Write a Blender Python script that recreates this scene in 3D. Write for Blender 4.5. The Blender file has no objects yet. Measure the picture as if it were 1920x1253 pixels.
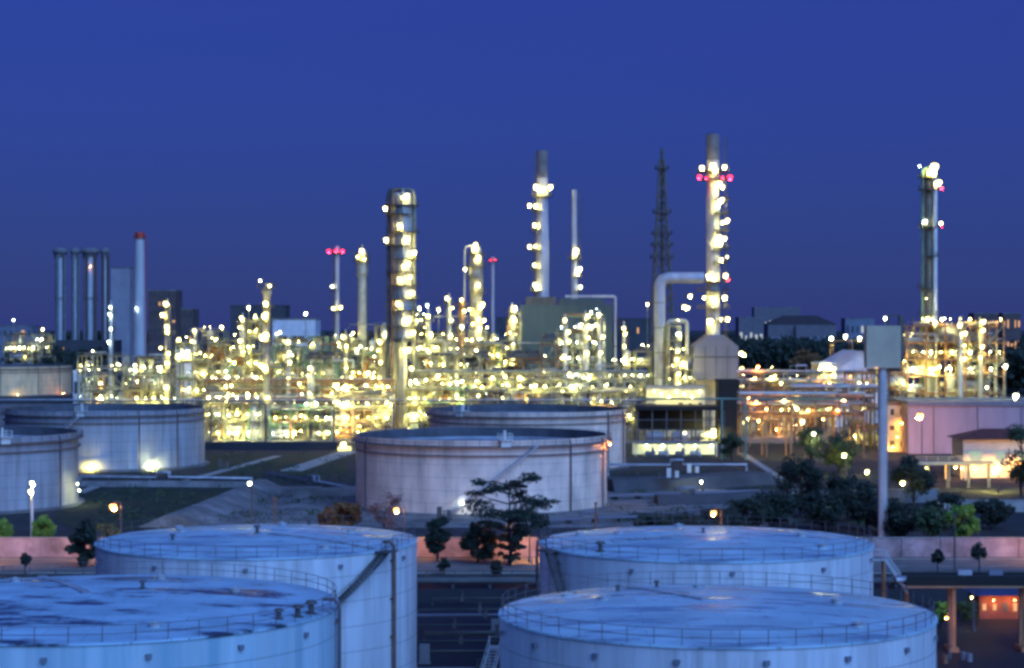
import bpy, math, random
from mathutils import Vector
R_ = math.radians
pi = math.pi
scn = bpy.context.scene
COL = scn.collection
F, H, HY, CX = 3800.0, 36.0, 605.0, 960.0      # focal length in photo pixels, eye height, horizon row, centre column

def X(px, D): return (px - CX) * D / F
def Z(py, D): return H - (py - HY) * D / F
def DG(py): return H * F / (py - HY)

# ------------------------------------------------------------------ materials
MATS = {}
def newmat(name):
    m = bpy.data.materials.new(name); m.use_nodes = True
    nt = m.node_tree
    return m, nt, nt.nodes['Principled BSDF']

def paint(name, col, rough=0.55, var=0.25, scale=0.35, stretch=(1, 1, 1), metal=0.0, dirt=None, dirt_amt=0.5, dirt_scale=0.15, dirt_lo=0.5, dirt_hi=0.75, rough_dirt=None, seams=None, plates=False, bump=0.0, dirt_stretch=None):
    m, nt, b = newmat(name)
    N, L = nt.nodes, nt.links
    tc = N.new('ShaderNodeTexCoord')
    mp = N.new('ShaderNodeMapping'); mp.inputs['Scale'].default_value = stretch
    L.new(tc.outputs['Object'], mp.inputs['Vector'])
    n1 = N.new('ShaderNodeTexNoise'); n1.inputs['Scale'].default_value = scale; n1.inputs['Detail'].default_value = 6
    L.new(mp.outputs[0], n1.inputs['Vector'])
    r1 = N.new('ShaderNodeMapRange'); r1.inputs['From Min'].default_value = 0.3; r1.inputs['From Max'].default_value = 0.7
    r1.inputs['To Min'].default_value = 1 - var; r1.inputs['To Max'].default_value = 1 + var * 0.4
    L.new(n1.outputs['Fac'], r1.inputs['Value'])
    mul = N.new('ShaderNodeMix'); mul.data_type = 'RGBA'; mul.blend_type = 'MULTIPLY'; mul.inputs['Factor'].default_value = 1
    mul.inputs[6].default_value = (*col, 1)
    L.new(r1.outputs[0], mul.inputs[7])
    out = mul.outputs[2]
    b.inputs['Roughness'].default_value = rough
    b.inputs['Metallic'].default_value = metal
    if dirt:
        mp2 = N.new('ShaderNodeMapping'); mp2.inputs['Scale'].default_value = dirt_stretch or stretch; mp2.inputs['Location'].default_value = (3.1, 7.7, 1.3)
        L.new(tc.outputs['Object'], mp2.inputs['Vector'])
        n2 = N.new('ShaderNodeTexNoise'); n2.inputs['Scale'].default_value = dirt_scale; n2.inputs['Detail'].default_value = 8; n2.inputs['Roughness'].default_value = 0.65
        L.new(mp2.outputs[0], n2.inputs['Vector'])
        r2 = N.new('ShaderNodeMapRange'); r2.inputs['From Min'].default_value = dirt_lo; r2.inputs['From Max'].default_value = dirt_hi
        r2.inputs['To Min'].default_value = 0; r2.inputs['To Max'].default_value = dirt_amt
        L.new(n2.outputs['Fac'], r2.inputs['Value'])
        mx = N.new('ShaderNodeMix'); mx.data_type = 'RGBA'
        L.new(r2.outputs[0], mx.inputs['Factor']); L.new(out, mx.inputs[6]); mx.inputs[7].default_value = (*dirt, 1)
        out = mx.outputs[2]
        if rough_dirt is not None:
            r3 = N.new('ShaderNodeMapRange'); r3.inputs['From Min'].default_value = 0; r3.inputs['From Max'].default_value = max(dirt_amt, 1e-3)
            r3.inputs['To Min'].default_value = rough; r3.inputs['To Max'].default_value = rough_dirt
            L.new(r2.outputs[0], r3.inputs['Value']); L.new(r3.outputs[0], b.inputs['Roughness'])
    if seams:                                            # horizontal weld lines between plate courses
        sx = N.new('ShaderNodeSeparateXYZ'); L.new(tc.outputs['Object'], sx.inputs[0])
        md = N.new('ShaderNodeMath'); md.operation = 'PINGPONG'; md.inputs[1].default_value = seams / 2
        L.new(sx.outputs['Z'], md.inputs[0])
        rr = N.new('ShaderNodeMapRange'); rr.inputs['From Min'].default_value = 0.02; rr.inputs['From Max'].default_value = 0.06
        rr.inputs['To Min'].default_value = 0.58; rr.inputs['To Max'].default_value = 1
        L.new(md.outputs[0], rr.inputs['Value'])
        m3 = N.new('ShaderNodeMix'); m3.data_type = 'RGBA'; m3.blend_type = 'MULTIPLY'; m3.inputs['Factor'].default_value = 1
        L.new(out, m3.inputs[6]); L.new(rr.outputs[0], m3.inputs[7]); out = m3.outputs[2]
    if plates:                                           # lapped roof plates with weld lines and slightly different tones
        br = N.new('ShaderNodeTexBrick'); br.inputs['Scale'].default_value = 1.0; br.inputs['Brick Width'].default_value = 6.0; br.inputs['Row Height'].default_value = 1.8
        br.inputs['Mortar Size'].default_value = 0.035; br.inputs['Color1'].default_value = (1, 1, 1, 1); br.inputs['Color2'].default_value = (0.86, 0.86, 0.86, 1); br.inputs['Mortar'].default_value = (0.55, 0.52, 0.5, 1)
        L.new(tc.outputs['Object'], br.inputs['Vector'])
        m4 = N.new('ShaderNodeMix'); m4.data_type = 'RGBA'; m4.blend_type = 'MULTIPLY'; m4.inputs['Factor'].default_value = 1
        L.new(out, m4.inputs[6]); L.new(br.outputs['Color'], m4.inputs[7]); out = m4.outputs[2]
    if bump:
        bp = N.new('ShaderNodeBump'); bp.inputs['Strength'].default_value = bump; bp.inputs['Distance'].default_value = 0.3
        L.new(n1.outputs['Fac'], bp.inputs['Height']); L.new(bp.outputs[0], b.inputs['Normal'])
    L.new(out, b.inputs['Base Color'])
    MATS[name] = m
    return m

def emit(name, col, strength):
    m, nt, b = newmat(name)
    b.inputs['Base Color'].default_value = (0.02, 0.02, 0.02, 1)
    b.inputs['Emission Color'].default_value = (*col, 1)
    b.inputs['Emission Strength'].default_value = strength
    MATS[name] = m
    return m

paint('tank_white', (0.72, 0.73, 0.74), 0.5, 0.22, 0.5, (1, 1, 0.08), dirt=(0.30, 0.27, 0.25), dirt_amt=0.75, dirt_scale=0.9, dirt_lo=0.48, dirt_hi=0.76, seams=2.4)
paint('tank_dull', (0.44, 0.43, 0.43), 0.6, 0.3, 0.3, (1, 1, 0.15), dirt=(0.17, 0.15, 0.14), dirt_amt=0.7, dirt_scale=0.6, dirt_lo=0.46, dirt_hi=0.75, seams=2.4, dirt_stretch=(1, 1, 0.08))
paint('tank_tan_glow', (0.88, 0.58, 0.30), 0.6, 0.3, 0.25, (1, 1, 0.25), dirt=(0.3, 0.2, 0.12), dirt_amt=0.5, dirt_scale=0.5, seams=2.4)  # tan lamp glow put into the shell colour
paint('tank_aged_lamp_tint', (0.95, 0.71, 0.55), 0.6, 0.35, 0.25, (1, 1, 0.5), dirt=(0.24, 0.2, 0.17), dirt_amt=0.6, dirt_scale=0.5, dirt_lo=0.48, dirt_hi=0.75, seams=2.4, dirt_stretch=(1, 1, 0.12))  # aged paint, with warm lamp light put into its base colour
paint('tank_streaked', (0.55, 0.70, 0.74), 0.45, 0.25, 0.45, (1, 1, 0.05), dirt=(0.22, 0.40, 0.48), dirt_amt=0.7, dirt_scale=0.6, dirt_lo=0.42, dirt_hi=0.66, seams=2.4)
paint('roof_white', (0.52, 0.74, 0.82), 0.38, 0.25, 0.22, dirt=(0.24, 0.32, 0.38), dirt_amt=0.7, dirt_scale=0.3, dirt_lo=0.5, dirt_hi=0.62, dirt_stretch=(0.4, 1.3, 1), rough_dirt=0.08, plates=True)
paint('roof_puddled', (0.46, 0.70, 0.82), 0.42, 0.25, 0.25, dirt=(0.02, 0.025, 0.04), dirt_amt=0.93, dirt_scale=0.22, dirt_lo=0.51, dirt_hi=0.60, dirt_stretch=(0.55, 1.1, 1), rough_dirt=0.2, plates=True)
paint('roof_deck', (0.40, 0.42, 0.46), 0.6, 0.4, 0.15, dirt=(0.1, 0.08, 0.07), dirt_amt=0.8, dirt_scale=0.12)
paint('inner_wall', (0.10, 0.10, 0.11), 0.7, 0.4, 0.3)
paint('girder', (0.23, 0.17, 0.15), 0.7, 0.4, 0.6)
paint('rail', (0.14, 0.10, 0.10), 0.7, 0.2, 1)
paint('rail_light', (0.5, 0.5, 0.5), 0.6, 0.2, 1)
paint('rust_pipe', (0.22, 0.12, 0.08), 0.7, 0.4, 1)
paint('steel', (0.30, 0.29, 0.19), 0.6, 0.4, 0.4)
paint('steel_dark', (0.10, 0.095, 0.085), 0.65, 0.4, 0.4)
paint('steel_rust', (0.30, 0.16, 0.08), 0.7, 0.4, 0.4)
paint('steel_orange', (0.42, 0.20, 0.09), 0.65, 0.4, 0.4)
paint('steel_green', (0.16, 0.28, 0.20), 0.6, 0.3, 0.4)
paint('grating', (0.20, 0.19, 0.15), 0.7, 0.4, 1.5)
paint('cladding', (0.62, 0.60, 0.52), 0.4, 0.25, 0.4, (1, 1, 0.3), metal=0.25)
paint('cladding_warm', (0.55, 0.50, 0.36), 0.5, 0.3, 0.5, metal=0.15)
paint('stack_grey', (0.50, 0.50, 0.52), 0.5, 0.3, 0.4, (1, 1, 0.2), metal=0.2)
paint('stack_concrete', (0.55, 0.54, 0.52), 0.8, 0.2, 0.2, (1, 1, 0.2))
paint('stack_soot', (0.19, 0.18, 0.18), 0.8, 0.3, 0.4)
paint('red_paint', (0.55, 0.06, 0.04), 0.5, 0.2, 0.6)
paint('sheet_green', (0.062, 0.10, 0.105), 0.6, 0.2, 0.3, (1, 1, 0.1))
paint('sheet_grey', (0.21, 0.20, 0.21), 0.6, 0.2, 0.3, (1, 1, 0.1))
paint('board_grey', (0.60, 0.48, 0.30), 0.6, 0.2, 0.2)
paint('pole_white', (0.72, 0.70, 0.62), 0.5, 0.15, 0.4)
paint('concrete', (0.25, 0.24, 0.23), 0.85, 0.5, 0.25, dirt=(0.07, 0.065, 0.06), dirt_amt=0.85, dirt_scale=0.1, dirt_lo=0.42, dirt_hi=0.7)
paint('concrete_light', (0.36, 0.34, 0.30), 0.85, 0.25, 0.3)
paint('earth', (0.030, 0.032, 0.036), 0.95, 0.8, 0.3, dirt=(0.012, 0.018, 0.010), dirt_amt=0.9, dirt_scale=0.05, bump=0.3)
paint('tank_farm_ground', (0.016, 0.016, 0.018), 0.7, 0.5, 0.15, dirt=(0.015, 0.015, 0.018), dirt_amt=0.9, dirt_scale=0.08)
paint('concrete_dark', (0.085, 0.085, 0.09), 0.9, 0.4, 0.15, dirt=(0.04, 0.04, 0.05), dirt_amt=0.7, dirt_scale=0.1)
paint('asphalt', (0.06, 0.06, 0.06), 0.8, 0.3, 0.4)
paint('road_worn', (0.20, 0.18, 0.16), 0.85, 0.3, 0.3)
paint('line_white', (0.7, 0.7, 0.66), 0.7, 0.2, 1)
paint('grass', (0.022, 0.032, 0.012), 0.95, 0.6, 0.25, bump=0.5)
paint('wall_sodium_pink', (0.48, 0.34, 0.33), 0.85, 0.4, 0.3, (1, 1, 1), dirt=(0.14, 0.10, 0.09), dirt_amt=0.8, dirt_scale=0.35, dirt_lo=0.45, dirt_hi=0.7)  # pink of sodium light on white plaster, put into the base colour
paint('wall_mauve', (0.52, 0.36, 0.36), 0.8, 0.2, 0.12, (1, 1, 0.3), dirt=(0.28, 0.19, 0.19), dirt_amt=0.6, dirt_scale=0.25, dirt_stretch=(1, 1, 0.15))
paint('wall_cream', (0.66, 0.60, 0.42), 0.8, 0.2, 0.3)
paint('wall_pale', (0.16, 0.14, 0.15), 0.8, 0.2, 0.2)
paint('wall_brown', (0.13, 0.085, 0.075), 0.85, 0.3, 0.1)
paint('wall_pale_grey', (0.33, 0.30, 0.32), 0.85, 0.2, 0.1)  # plain pale grey for the high far block
paint('wall_dark', (0.07, 0.07, 0.075), 0.85, 0.3, 0.1)
paint('wall_blue', (0.20, 0.21, 0.25), 0.85, 0.2, 0.1)
paint('tile_dark', (0.055, 0.04, 0.04), 0.8, 0.4, 0.4)
paint('tile_red', (0.18, 0.05, 0.035), 0.8, 0.4, 0.6)
paint('roof_blue', (0.05, 0.06, 0.13), 0.6, 0.3, 0.4)
paint('sheet_white', (0.66, 0.67, 0.68), 0.5, 0.2, 0.3)
paint('black_sheet', (0.012, 0.011, 0.010), 0.8, 0.2, 0.4)
paint('bark', (0.05, 0.038, 0.03), 0.9, 0.4, 1)
paint('leaf_dark', (0.022, 0.036, 0.020), 0.7, 0.6, 0.8)
paint('leaf_green_lit', (0.12, 0.25, 0.03), 0.65, 0.5, 0.8)  # green brightened so the leaf colour carries lamp light
paint('leaf_mid', (0.045, 0.075, 0.025), 0.7, 0.5, 0.8)
paint('leaf_rust', (0.20, 0.085, 0.02), 0.7, 0.5, 0.8)
paint('leaf_bare', (0.16, 0.10, 0.09), 0.8, 0.4, 0.8)
for k_, c_, g_, l_ in (('warm_low', (1.0, 0.86, 0.34), 9, 230), ('white_low', (0.95, 1.0, 0.75), 9, 220), ('cool_low', (0.72, 0.95, 1.0), 8, 200), ('warm', (1.0, 0.86, 0.34), 9, 1500), ('white', (0.95, 1.0, 0.75), 9, 1300), ('cool', (0.72, 0.95, 1.0), 8, 600), ('sodium', (1.0, 0.42, 0.10), 8, 1800), ('red', (1.0, 0.015, 0.05), 9, 260)):
    emit('lamp_' + k_, c_, g_); emit('lens_' + k_, (c_[0], c_[1], c_[2] * (0.6 if k_[:4] in ('warm', 'whit') else 1)), l_)
emit('lit_room', (0.75, 1.0, 0.72), 0.5)
emit('lit_window', (1.0, 0.5, 0.18), 0.9)
emit('lit_window_white', (0.85, 0.95, 1.0), 0.55)

# ------------------------------------------------------------------ mesh builder
class MB:
    def __init__(s): s.v = []; s.f = []; s.sm = []; s.mi = []; s.m = 0
    def add(s, vs, fs, smooth=False):
        o = len(s.v); s.v += [tuple(v) for v in vs]
        for f in fs:
            s.f.append(tuple(i + o for i in f)); s.sm.append(smooth); s.mi.append(s.m)
    def box(s, c, d, rz=0.0):
        hx, hy, hz = d[0] / 2, d[1] / 2, d[2] / 2
        ca, sa = math.cos(rz), math.sin(rz)
        vs = []
        for z in (-hz, hz):
            for x, y in ((-hx, -hy), (hx, -hy), (hx, hy), (-hx, hy)):
                vs.append((c[0] + x * ca - y * sa, c[1] + x * sa + y * ca, c[2] + z))
        s.add(vs, [(3, 2, 1, 0), (4, 5, 6, 7), (0, 1, 5, 4), (1, 2, 6, 5), (2, 3, 7, 6), (3, 0, 4, 7)])
    def b2(s, x0, x1, y0, y1, z0, z1): s.box(((x0 + x1) / 2, (y0 + y1) / 2, (z0 + z1) / 2), (x1 - x0, y1 - y0, z1 - z0))
    def cyl(s, p, q, r0, r1=None, n=8, caps=True, smooth=True):
        r1 = r0 if r1 is None else r1
        p, q = Vector(p), Vector(q); d = (q - p)
        if d.length < 1e-6: return
        d.normalize()
        a = d.orthogonal().normalized(); b = d.cross(a)
        vs = []
        for c, r in ((p, r0), (q, r1)):
            for i in range(n):
                t = 2 * pi * i / n; vs.append(c + (a * math.cos(t) + b * math.sin(t)) * r)
        s.add(vs, [(i, (i + 1) % n, n + (i + 1) % n, n + i) for i in range(n)], smooth and n > 5)
        if caps:
            s.add(vs[:n], [tuple(range(n - 1, -1, -1))]); s.add(vs[n:], [tuple(range(n))])
    def bar(s, p, q, w): s.cyl(p, q, w * 0.7071, n=4, smooth=False)
    def tube(s, pts, r, n=8, closed=False):
        pts = [Vector(p) for p in pts]; m = len(pts); vs = []
        ref = None
        for i, p in enumerate(pts):
            if closed: t = pts[(i + 1) % m] - pts[i - 1]
            else: t = pts[min(i + 1, m - 1)] - pts[max(i - 1, 0)]
            t.normalize()
            if ref is None or abs(ref.dot(t)) > 0.95: ref = t.orthogonal().normalized()
            a = (ref - t * ref.dot(t)).normalized(); b = t.cross(a); ref = a
            rr = r[i] if isinstance(r, (list, tuple)) else r
            for k in range(n):
                u = 2 * pi * k / n; vs.append(p + (a * math.cos(u) + b * math.sin(u)) * rr)
        fs = []
        for i in range(m if closed else m - 1):
            j = (i + 1) % m
            for k in range(n):
                l = (k + 1) % n; fs.append((i * n + k, i * n + l, j * n + l, j * n + k))
        s.add(vs, fs, n > 4)
        if not closed:
            s.add(vs[:n], [tuple(range(n - 1, -1, -1))]); s.add(vs[-n:], [tuple(range(n))])
    def lathe(s, prof, n=32, c=(0, 0, 0), a0=0.0, a1=2 * pi, smooth=True, blend=False):
        full = abs(a1 - a0 - 2 * pi) < 1e-6; k = n if full else n + 1
        angs = [a0 + (a1 - a0) * i / n for i in range(k)]
        def ring(r, z): return [(c[0] + r * math.sin(t), c[1] - r * math.cos(t), c[2] + z) for t in angs]
        if blend:
            vs = []
            for r, z in prof: vs += ring(r, z)
            fs = [(j * k + i, j * k + (i + 1) % k, (j + 1) * k + (i + 1) % k, (j + 1) * k + i) for j in range(len(prof) - 1) for i in range(n)]
            s.add(vs, fs, smooth)
        else:
            for (r0, z0), (r1, z1) in zip(prof, prof[1:]):
                vs = ring(r0, z0) + ring(r1, z1)
                s.add(vs, [(i, (i + 1) % k, k + (i + 1) % k, k + i) for i in range(n)], smooth)
    def capsule(s, p, q, r, n=12):
        p, q = Vector(p), Vector(q); d = (q - p); L = d.length; d.normalize()
        a = d.orthogonal().normalized(); b = d.cross(a); vs = []; rings = []
        for t, h in ((0.15, -0.5), (0.6, -0.4), (0.88, -0.22), (1, 0)): rings.append((p + d * h * r, r * t))
        for t, h in ((1, 0), (0.88, 0.22), (0.6, 0.4), (0.15, 0.5)): rings.append((q + d * h * r, r * t))
        for c, rr in rings:
            for i in range(n):
                u = 2 * pi * i / n; vs.append(c + (a * math.cos(u) + b * math.sin(u)) * rr)
        m = len(rings)
        s.add(vs, [(j * n + i, j * n + (i + 1) % n, (j + 1) * n + (i + 1) % n, (j + 1) * n + i) for j in range(m - 1) for i in range(n)] + [tuple(range(n - 1, -1, -1)), tuple((m - 1) * n + i for i in range(n))], True)
    def prism(s, poly, z0, z1):
        n = len(poly)
        vs = [(x, y, z0) for x, y in poly] + [(x, y, z1) for x, y in poly]
        s.add(vs, [tuple(range(n - 1, -1, -1)), tuple(range(n, 2 * n))] + [(i, (i + 1) % n, n + (i + 1) % n, n + i) for i in range(n)])
    def build(s, name, mats, parent=None, loc=None):
        me = bpy.data.meshes.new(name); me.from_pydata(s.v, [], s.f)
        if isinstance(mats, str): mats = [mats]
        for m in mats: me.materials.append(MATS[m])
        me.polygons.foreach_set('use_smooth', s.sm); me.polygons.foreach_set('material_index', s.mi); me.update()
        o = bpy.data.objects.new(name, me); COL.objects.link(o)
        if parent: o.parent = parent
        if loc: o.location = loc
        return o

def thing(name, label, cat, loc=(0, 0, 0), group=None, rz=0.0):
    o = bpy.data.objects.new(name, None); COL.objects.link(o)
    o.location = loc; o.rotation_euler = (0, 0, rz); o.empty_display_size = 2
    return tag(o, label, cat, group)
def tag(o, label, cat, group=None):
    o['label'] = label; o['category'] = cat
    if group: o['group'] = group
    return o
def struct(o, kind='structure'): o['kind'] = kind; return o

# ------------------------------------------------------------------ lamps: a globe in a wire hood on a bracket, shared meshes
LM = {}
def lamp_mesh(kind):
    if kind in LM: return LM[kind]
    b = MB()
    b.lathe([(0.05, -0.42), (0.28, -0.36), (0.42, -0.12), (0.44, 0.08), (0.34, 0.28), (0.15, 0.38), (0.02, 0.40)], 10, blend=True)
    b.m = 1
    b.lathe([(0.03, 0.50), (0.30, 0.42), (0.40, 0.30), (0.385, 0.30)], 10, blend=True)     # hood
    b.cyl((0, 0, 0.42), (0, 0.85, 0.62), 0.04, n=5); b.cyl((0, 0.85, 0.62), (0, 0.85, -0.8), 0.04, n=5)
    b.m = 2                                                                                # lens throwing the light down and onto the steel
    c, nrm = Vector((0, 0.38, -0.26)), Vector((0, 0.75, -0.66)); u = Vector((1, 0, 0)); w = nrm.cross(u)
    b.add([c + (u * math.cos(k * pi / 4) + w * math.sin(k * pi / 4)) * 0.3 for k in range(8)], [tuple(range(8))])
    o = b.build('floodlight', ['lamp_' + kind, 'steel_dark', 'lens_' + kind])
    me = o.data; bpy.data.objects.remove(o); LM[kind] = me
    return me
def lamp(parent, loc, kind='warm', s=1.0, name=None):
    o = bpy.data.objects.new(name or ('warning_light' if kind == 'red' else 'floodlight'), lamp_mesh(kind))
    COL.objects.link(o); o.parent = parent; o.location = loc; o.scale = (s, s, s)
    return o

# ------------------------------------------------------------------ tanks
def P(a, r, z): return (r * math.sin(a), -r * math.cos(a), z)
def ring_rail(R, z, h=1.1, n=48, w=0.05, a0=0.0, a1=2 * pi, mid=True):
    b = MB(); full = abs(a1 - a0 - 2 * pi) < 1e-6
    hs = (h, h * 0.5) if mid else (h,)
    for i in range(n if full else n + 1):
        a = a0 + (a1 - a0) * i / n; b.bar(P(a, R, z), P(a, R, z + h), w)
    for hh in hs:
        m = n * 2
        pts = [P(a0 + (a1 - a0) * i / m, R, z + hh) for i in range(m if full else m + 1)]
        b.tube(pts, w * 0.5, 4, closed=full)
    return b
def stair(R, a0, a1, z0, z1, w=0.9, rail=1.0):
    """spiral stair up the outside of a shell: two stringers, treads, hand rail"""
    b = MB(); n = max(6, int(abs(z1 - z0) / 0.5)); inner, outer = R + 0.15, R + 0.15 + w
    for r in (inner, outer):
        pts = [P(a0 + (a1 - a0) * i / n, r, z0 + (z1 - z0) * i / n) for i in range(n + 1)]
        for p, q in zip(pts, pts[1:]): b.bar(p, q, 0.22)
    for i in range(n * 2):
        t = (i + 0.5) / (n * 2); a = a0 + (a1 - a0) * t; z = z0 + (z1 - z0) * t
        b.box(P(a, (inner + outer) / 2, z + 0.06), (0.32, w, 0.05), a)
    pts = [P(a0 + (a1 - a0) * i / n, outer, z0 + (z1 - z0) * i / n + rail) for i in range(n + 1)]
    b.tube(pts, 0.045, 4)
    pts2 = [(x, y, z - rail * 0.45) for x, y, z in pts]; b.tube(pts2, 0.035, 4)
    for i in range(0, n + 1, 2):
        p = pts[i]; b.bar(p, (p[0], p[1], p[2] - rail), 0.06)
    return b

def cone_tank(label, px, D, R, h, mat, roofmat, stair_a=None, pipes=(), vents=(), hood_n=14, hood_off=0.1, seed=1, group='white cone roof tanks in the foreground'):
    t = thing('storage_tank', label, 'storage tank', (X(px, D), D, 0), group)
    b = MB(); b.lathe([(R, 0), (R, h), (R - 0.05, h + 0.06)], 128); sh = b.build('shell', mat, t)
    b = MB(); b.lathe([(R + 0.9, 0.0), (R + 0.9, 0.35), (R + 0.02, 0.45)], 96); b.build('plinth', 'concrete', t)
    rise = 0.75
    prof = [(R + 0.12, h - 0.05), (R + 0.12, h + 0.10)]
    b = MB(); b.lathe(prof, 128)
    b.lathe([(R + 0.12 - (R + 0.06) * k / 10, h + 0.10 + rise * (1 - (1 - k / 10) ** 2)) for k in range(11)], 128, blend=True)
    rf = b.build('roof', roofmat, t)
    ring_rail(R - 0.15, h + 0.10, 1.15, 52, 0.055).build('railing', 'rail', t)
    b = MB()
    for k in range(hood_n):
        a = 2 * pi * (k + hood_off) / hood_n
        b = MB(); b.m = 0
        b.box(P(a, R + 0.12, h - 0.92), (0.42, 0.24, 0.22), a); b.box(P(a, R + 0.20, h - 1.09), (0.36, 0.08, 0.16), a)
        if math.cos(a) > -0.35: b.build('overflow_vent', 'wall_blue', sh)
    if stair_a:
        a0, a1 = R_(stair_a[0]), R_(stair_a[1])
        s = stair(R, a0, a1, 0.3, h + 0.05).build('staircase', 'steel_dark', t)
        b = MB(); b.box(P(a1, R + 0.7, h + 0.05), (1.9, 1.5, 0.12), a1)
        for dx in (-0.9, 0.9):
            c = P(a1, R + 1.4, h + 0.1); b.bar((c[0] + dx * math.cos(a1), c[1] + dx * math.sin(a1), c[2]), (c[0] + dx * math.cos(a1), c[1] + dx * math.sin(a1), c[2] + 1.2), 0.08)
        b.box(P(a1, R + 1.4, h + 1.25), (1.9, 0.07, 0.07), a1); b.box(P(a1, R + 1.4, h + 0.7), (1.9, 0.07, 0.07), a1)
        b.build('landing', 'steel_dark', s)
    for a, r, m in pipes:
        a = R_(a); b = MB()
        b.tube([P(a, R + 0.35, 0), P(a, R + 0.35, h - 0.2), P(a, R + 0.30, h + 0.35), P(a, R - 0.1, h + 0.75), P(a, R - 0.9, h + 0.75)], r, 10)
        for k in range(4): b.box(P(a, R + 0.12, 2 + k * (h - 3) / 3), (r * 3, 0.3, 0.12), a)
        b.build('riser_pipe', m, t)
    for k, (a, rr) in enumerate(((160 + seed * 7, R * .72), (205 + seed * 11, R * .8), (118 - seed * 5, R * .6), (248, R * .55), (20 + 9 * seed, R * .78))):
        a = R_(a); z = h + 0.10 + rise * (1 - (rr / R) ** 2); c = P(a, rr, z - 0.03); b = MB()
        b.cyl(c, (c[0], c[1], z + .22), .42, n=14); b.cyl((c[0], c[1], z + .22), (c[0], c[1], z + .27), .52, n=14); b.box((c[0], c[1], z + .33), (.3, .06, .1)); b.build('roof_hatch', 'rail_light', rf)
    wa = R_(stair_a[1] if stair_a else 205); b = MB(); n = 8
    for k in range(n):
        r0 = 1.5 + (R - 2.2) * (k + .5) / n; zz = h + .10 + rise * (1 - (r0 / R) ** 2) + .07; b.box(P(wa, r0, zz), (.7, (R - 2.2) / n - .15, .06), wa)
    b.build('walkway', 'roof_deck', rf)
    for a, rr, s in vents:
        a = R_(a); z = h + 0.10 + rise * (1 - (rr / R) ** 2)
        b = MB(); c = P(a, rr, z - 0.05)
        b.cyl(c, (c[0], c[1], c[2] + 0.8 * s), 0.22 * s, n=10); b.cyl((c[0], c[1], c[2] + 0.8 * s), (c[0], c[1], c[2] + 1.05 * s), 0.5 * s, 0.35 * s, n=12)
        b.cyl((c[0], c[1], c[2] + 0.02), (c[0], c[1], c[2] + 0.10), 0.45 * s, n=12)
        b.build('roof_vent', 'steel_dark', rf)
    return t

def open_tank(label, px, D, R, h, mat, stair_a=None, gauge=None, pipes=(), drop=2.2, seed=1, group='open topped floating roof tanks'):
    t = thing('storage_tank', label, 'storage tank', (X(px, D), D, 0), group)
    b = MB(); b.lathe([(R, 0), (R, h), (R - 0.12, h), ], 112)
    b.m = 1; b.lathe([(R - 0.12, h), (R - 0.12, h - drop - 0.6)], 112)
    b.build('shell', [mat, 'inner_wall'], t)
    b = MB(); b.lathe([(R + 1.2, 0), (R + 1.2, 0.4), (R + 0.02, 0.5)], 96); b.build('plinth', 'concrete', t)
    z = h - drop
    b = MB(); b.lathe([(R - 0.3, z - 0.5), (R - 0.3, z + 0.35), (R - 3.2, z + 0.35), (R - 3.2, z), (0.05, z + 0.15)], 80)
    for k in range(10):
        a = 2 * pi * k / 10; c = P(a, R * 0.6, z); b.cyl(c, (c[0], c[1], c[2] + 0.9), 0.12, n=6)
    fr = b.build('floating_roof', 'roof_deck', t)
    b = MB(); b.lathe([(R, h - 1.0), (R + 1.0, h - 0.95), (R + 1.0, h - 1.25), (R, h - 1.3)], 112); wg = b.build('wind_girder', 'girder', t)
    b = MB(); b.lathe([(R, h - 2.7), (R + 0.45, h - 2.7), (R + 0.45, h - 2.95), (R, h - 2.95)], 112); b.build('stiffening_ring', 'girder', t)
    ring_rail(R + 0.9, h - 0.95, 1.1, 64, 0.08).build('railing', 'rail', wg)
    if stair_a:
        a0, a1 = R_(stair_a[0]), R_(stair_a[1])
        stair(R, a0, a1, 0.3, h - 0.9, 1.0).build('staircase', 'rail_light', t)
    if gauge is not None:
        a = R_(gauge); b = MB()
        b.box(P(a, R + 0.2, h + 0.15), (2.4, 3.0, 0.15), a); b.box(P(a, R + 1.1, h - 0.5), (1.9, 0.25, 1.3), a)
        for dx in (-1.1, 1.1):
            for rr in (R - 1.1, R + 1.6):
                c = P(a, rr, h + 0.2); x, y = c[0] + dx * math.cos(a), c[1] + dx * math.sin(a)
                b.bar((x, y, h + 0.2), (x, y, h + 1.4), 0.12)
        b.box(P(a, R + 1.6, h + 1.35), (2.3, 0.1, 0.1), a); b.box(P(a, R + 1.6, h + 0.8), (2.3, 0.1, 0.1), a); b.cyl(P(a, R - 0.4, h - drop), P(a, R - 0.4, h + 1.9), 0.28, n=8)
        b.build('gauge_platform', 'pole_white', t)
        b = MB(); p, q = Vector(P(a, R - 1.4, h)), Vector(P(a + 0.15, R * 0.35, z + 0.3)); d = (q - p).normalized(); sd = d.cross(Vector((0, 0, 1))) * 0.4
        b.bar(p + sd, q + sd, 0.14); b.bar(p - sd, q - sd, 0.14)
        for k in range(24):
            c = p + (q - p) * k / 24; b.bar(c - sd, c + sd, 0.07)
        b.build('rolling_ladder', 'rail_light', fr)
    for a in pipes:
        a = R_(a); b = MB(); b.tube([P(a, R + 0.4, 0), P(a, R + 0.4, h - 1.4), P(a, R + 0.15, h - 0.5), P(a, R - 0.3, h + 0.1)], 0.16, 8); b.build('foam_pipe', 'rail', t)
    return t

# ------------------------------------------------------------------ process plant
def rail_line(b, p, q, h=1.1, step=2.2, w=0.09):
    p, q = Vector(p), Vector(q); n = max(1, int((q - p).length / step)); up = Vector((0, 0, 1))
    b.bar(p + up * h, q + up * h, w); b.bar(p + up * h * 0.5, q + up * h * 0.5, w * 0.8)
    for i in range(n + 1):
        c = p + (q - p) * i / n; b.bar(c, c + up * h, w)

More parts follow.
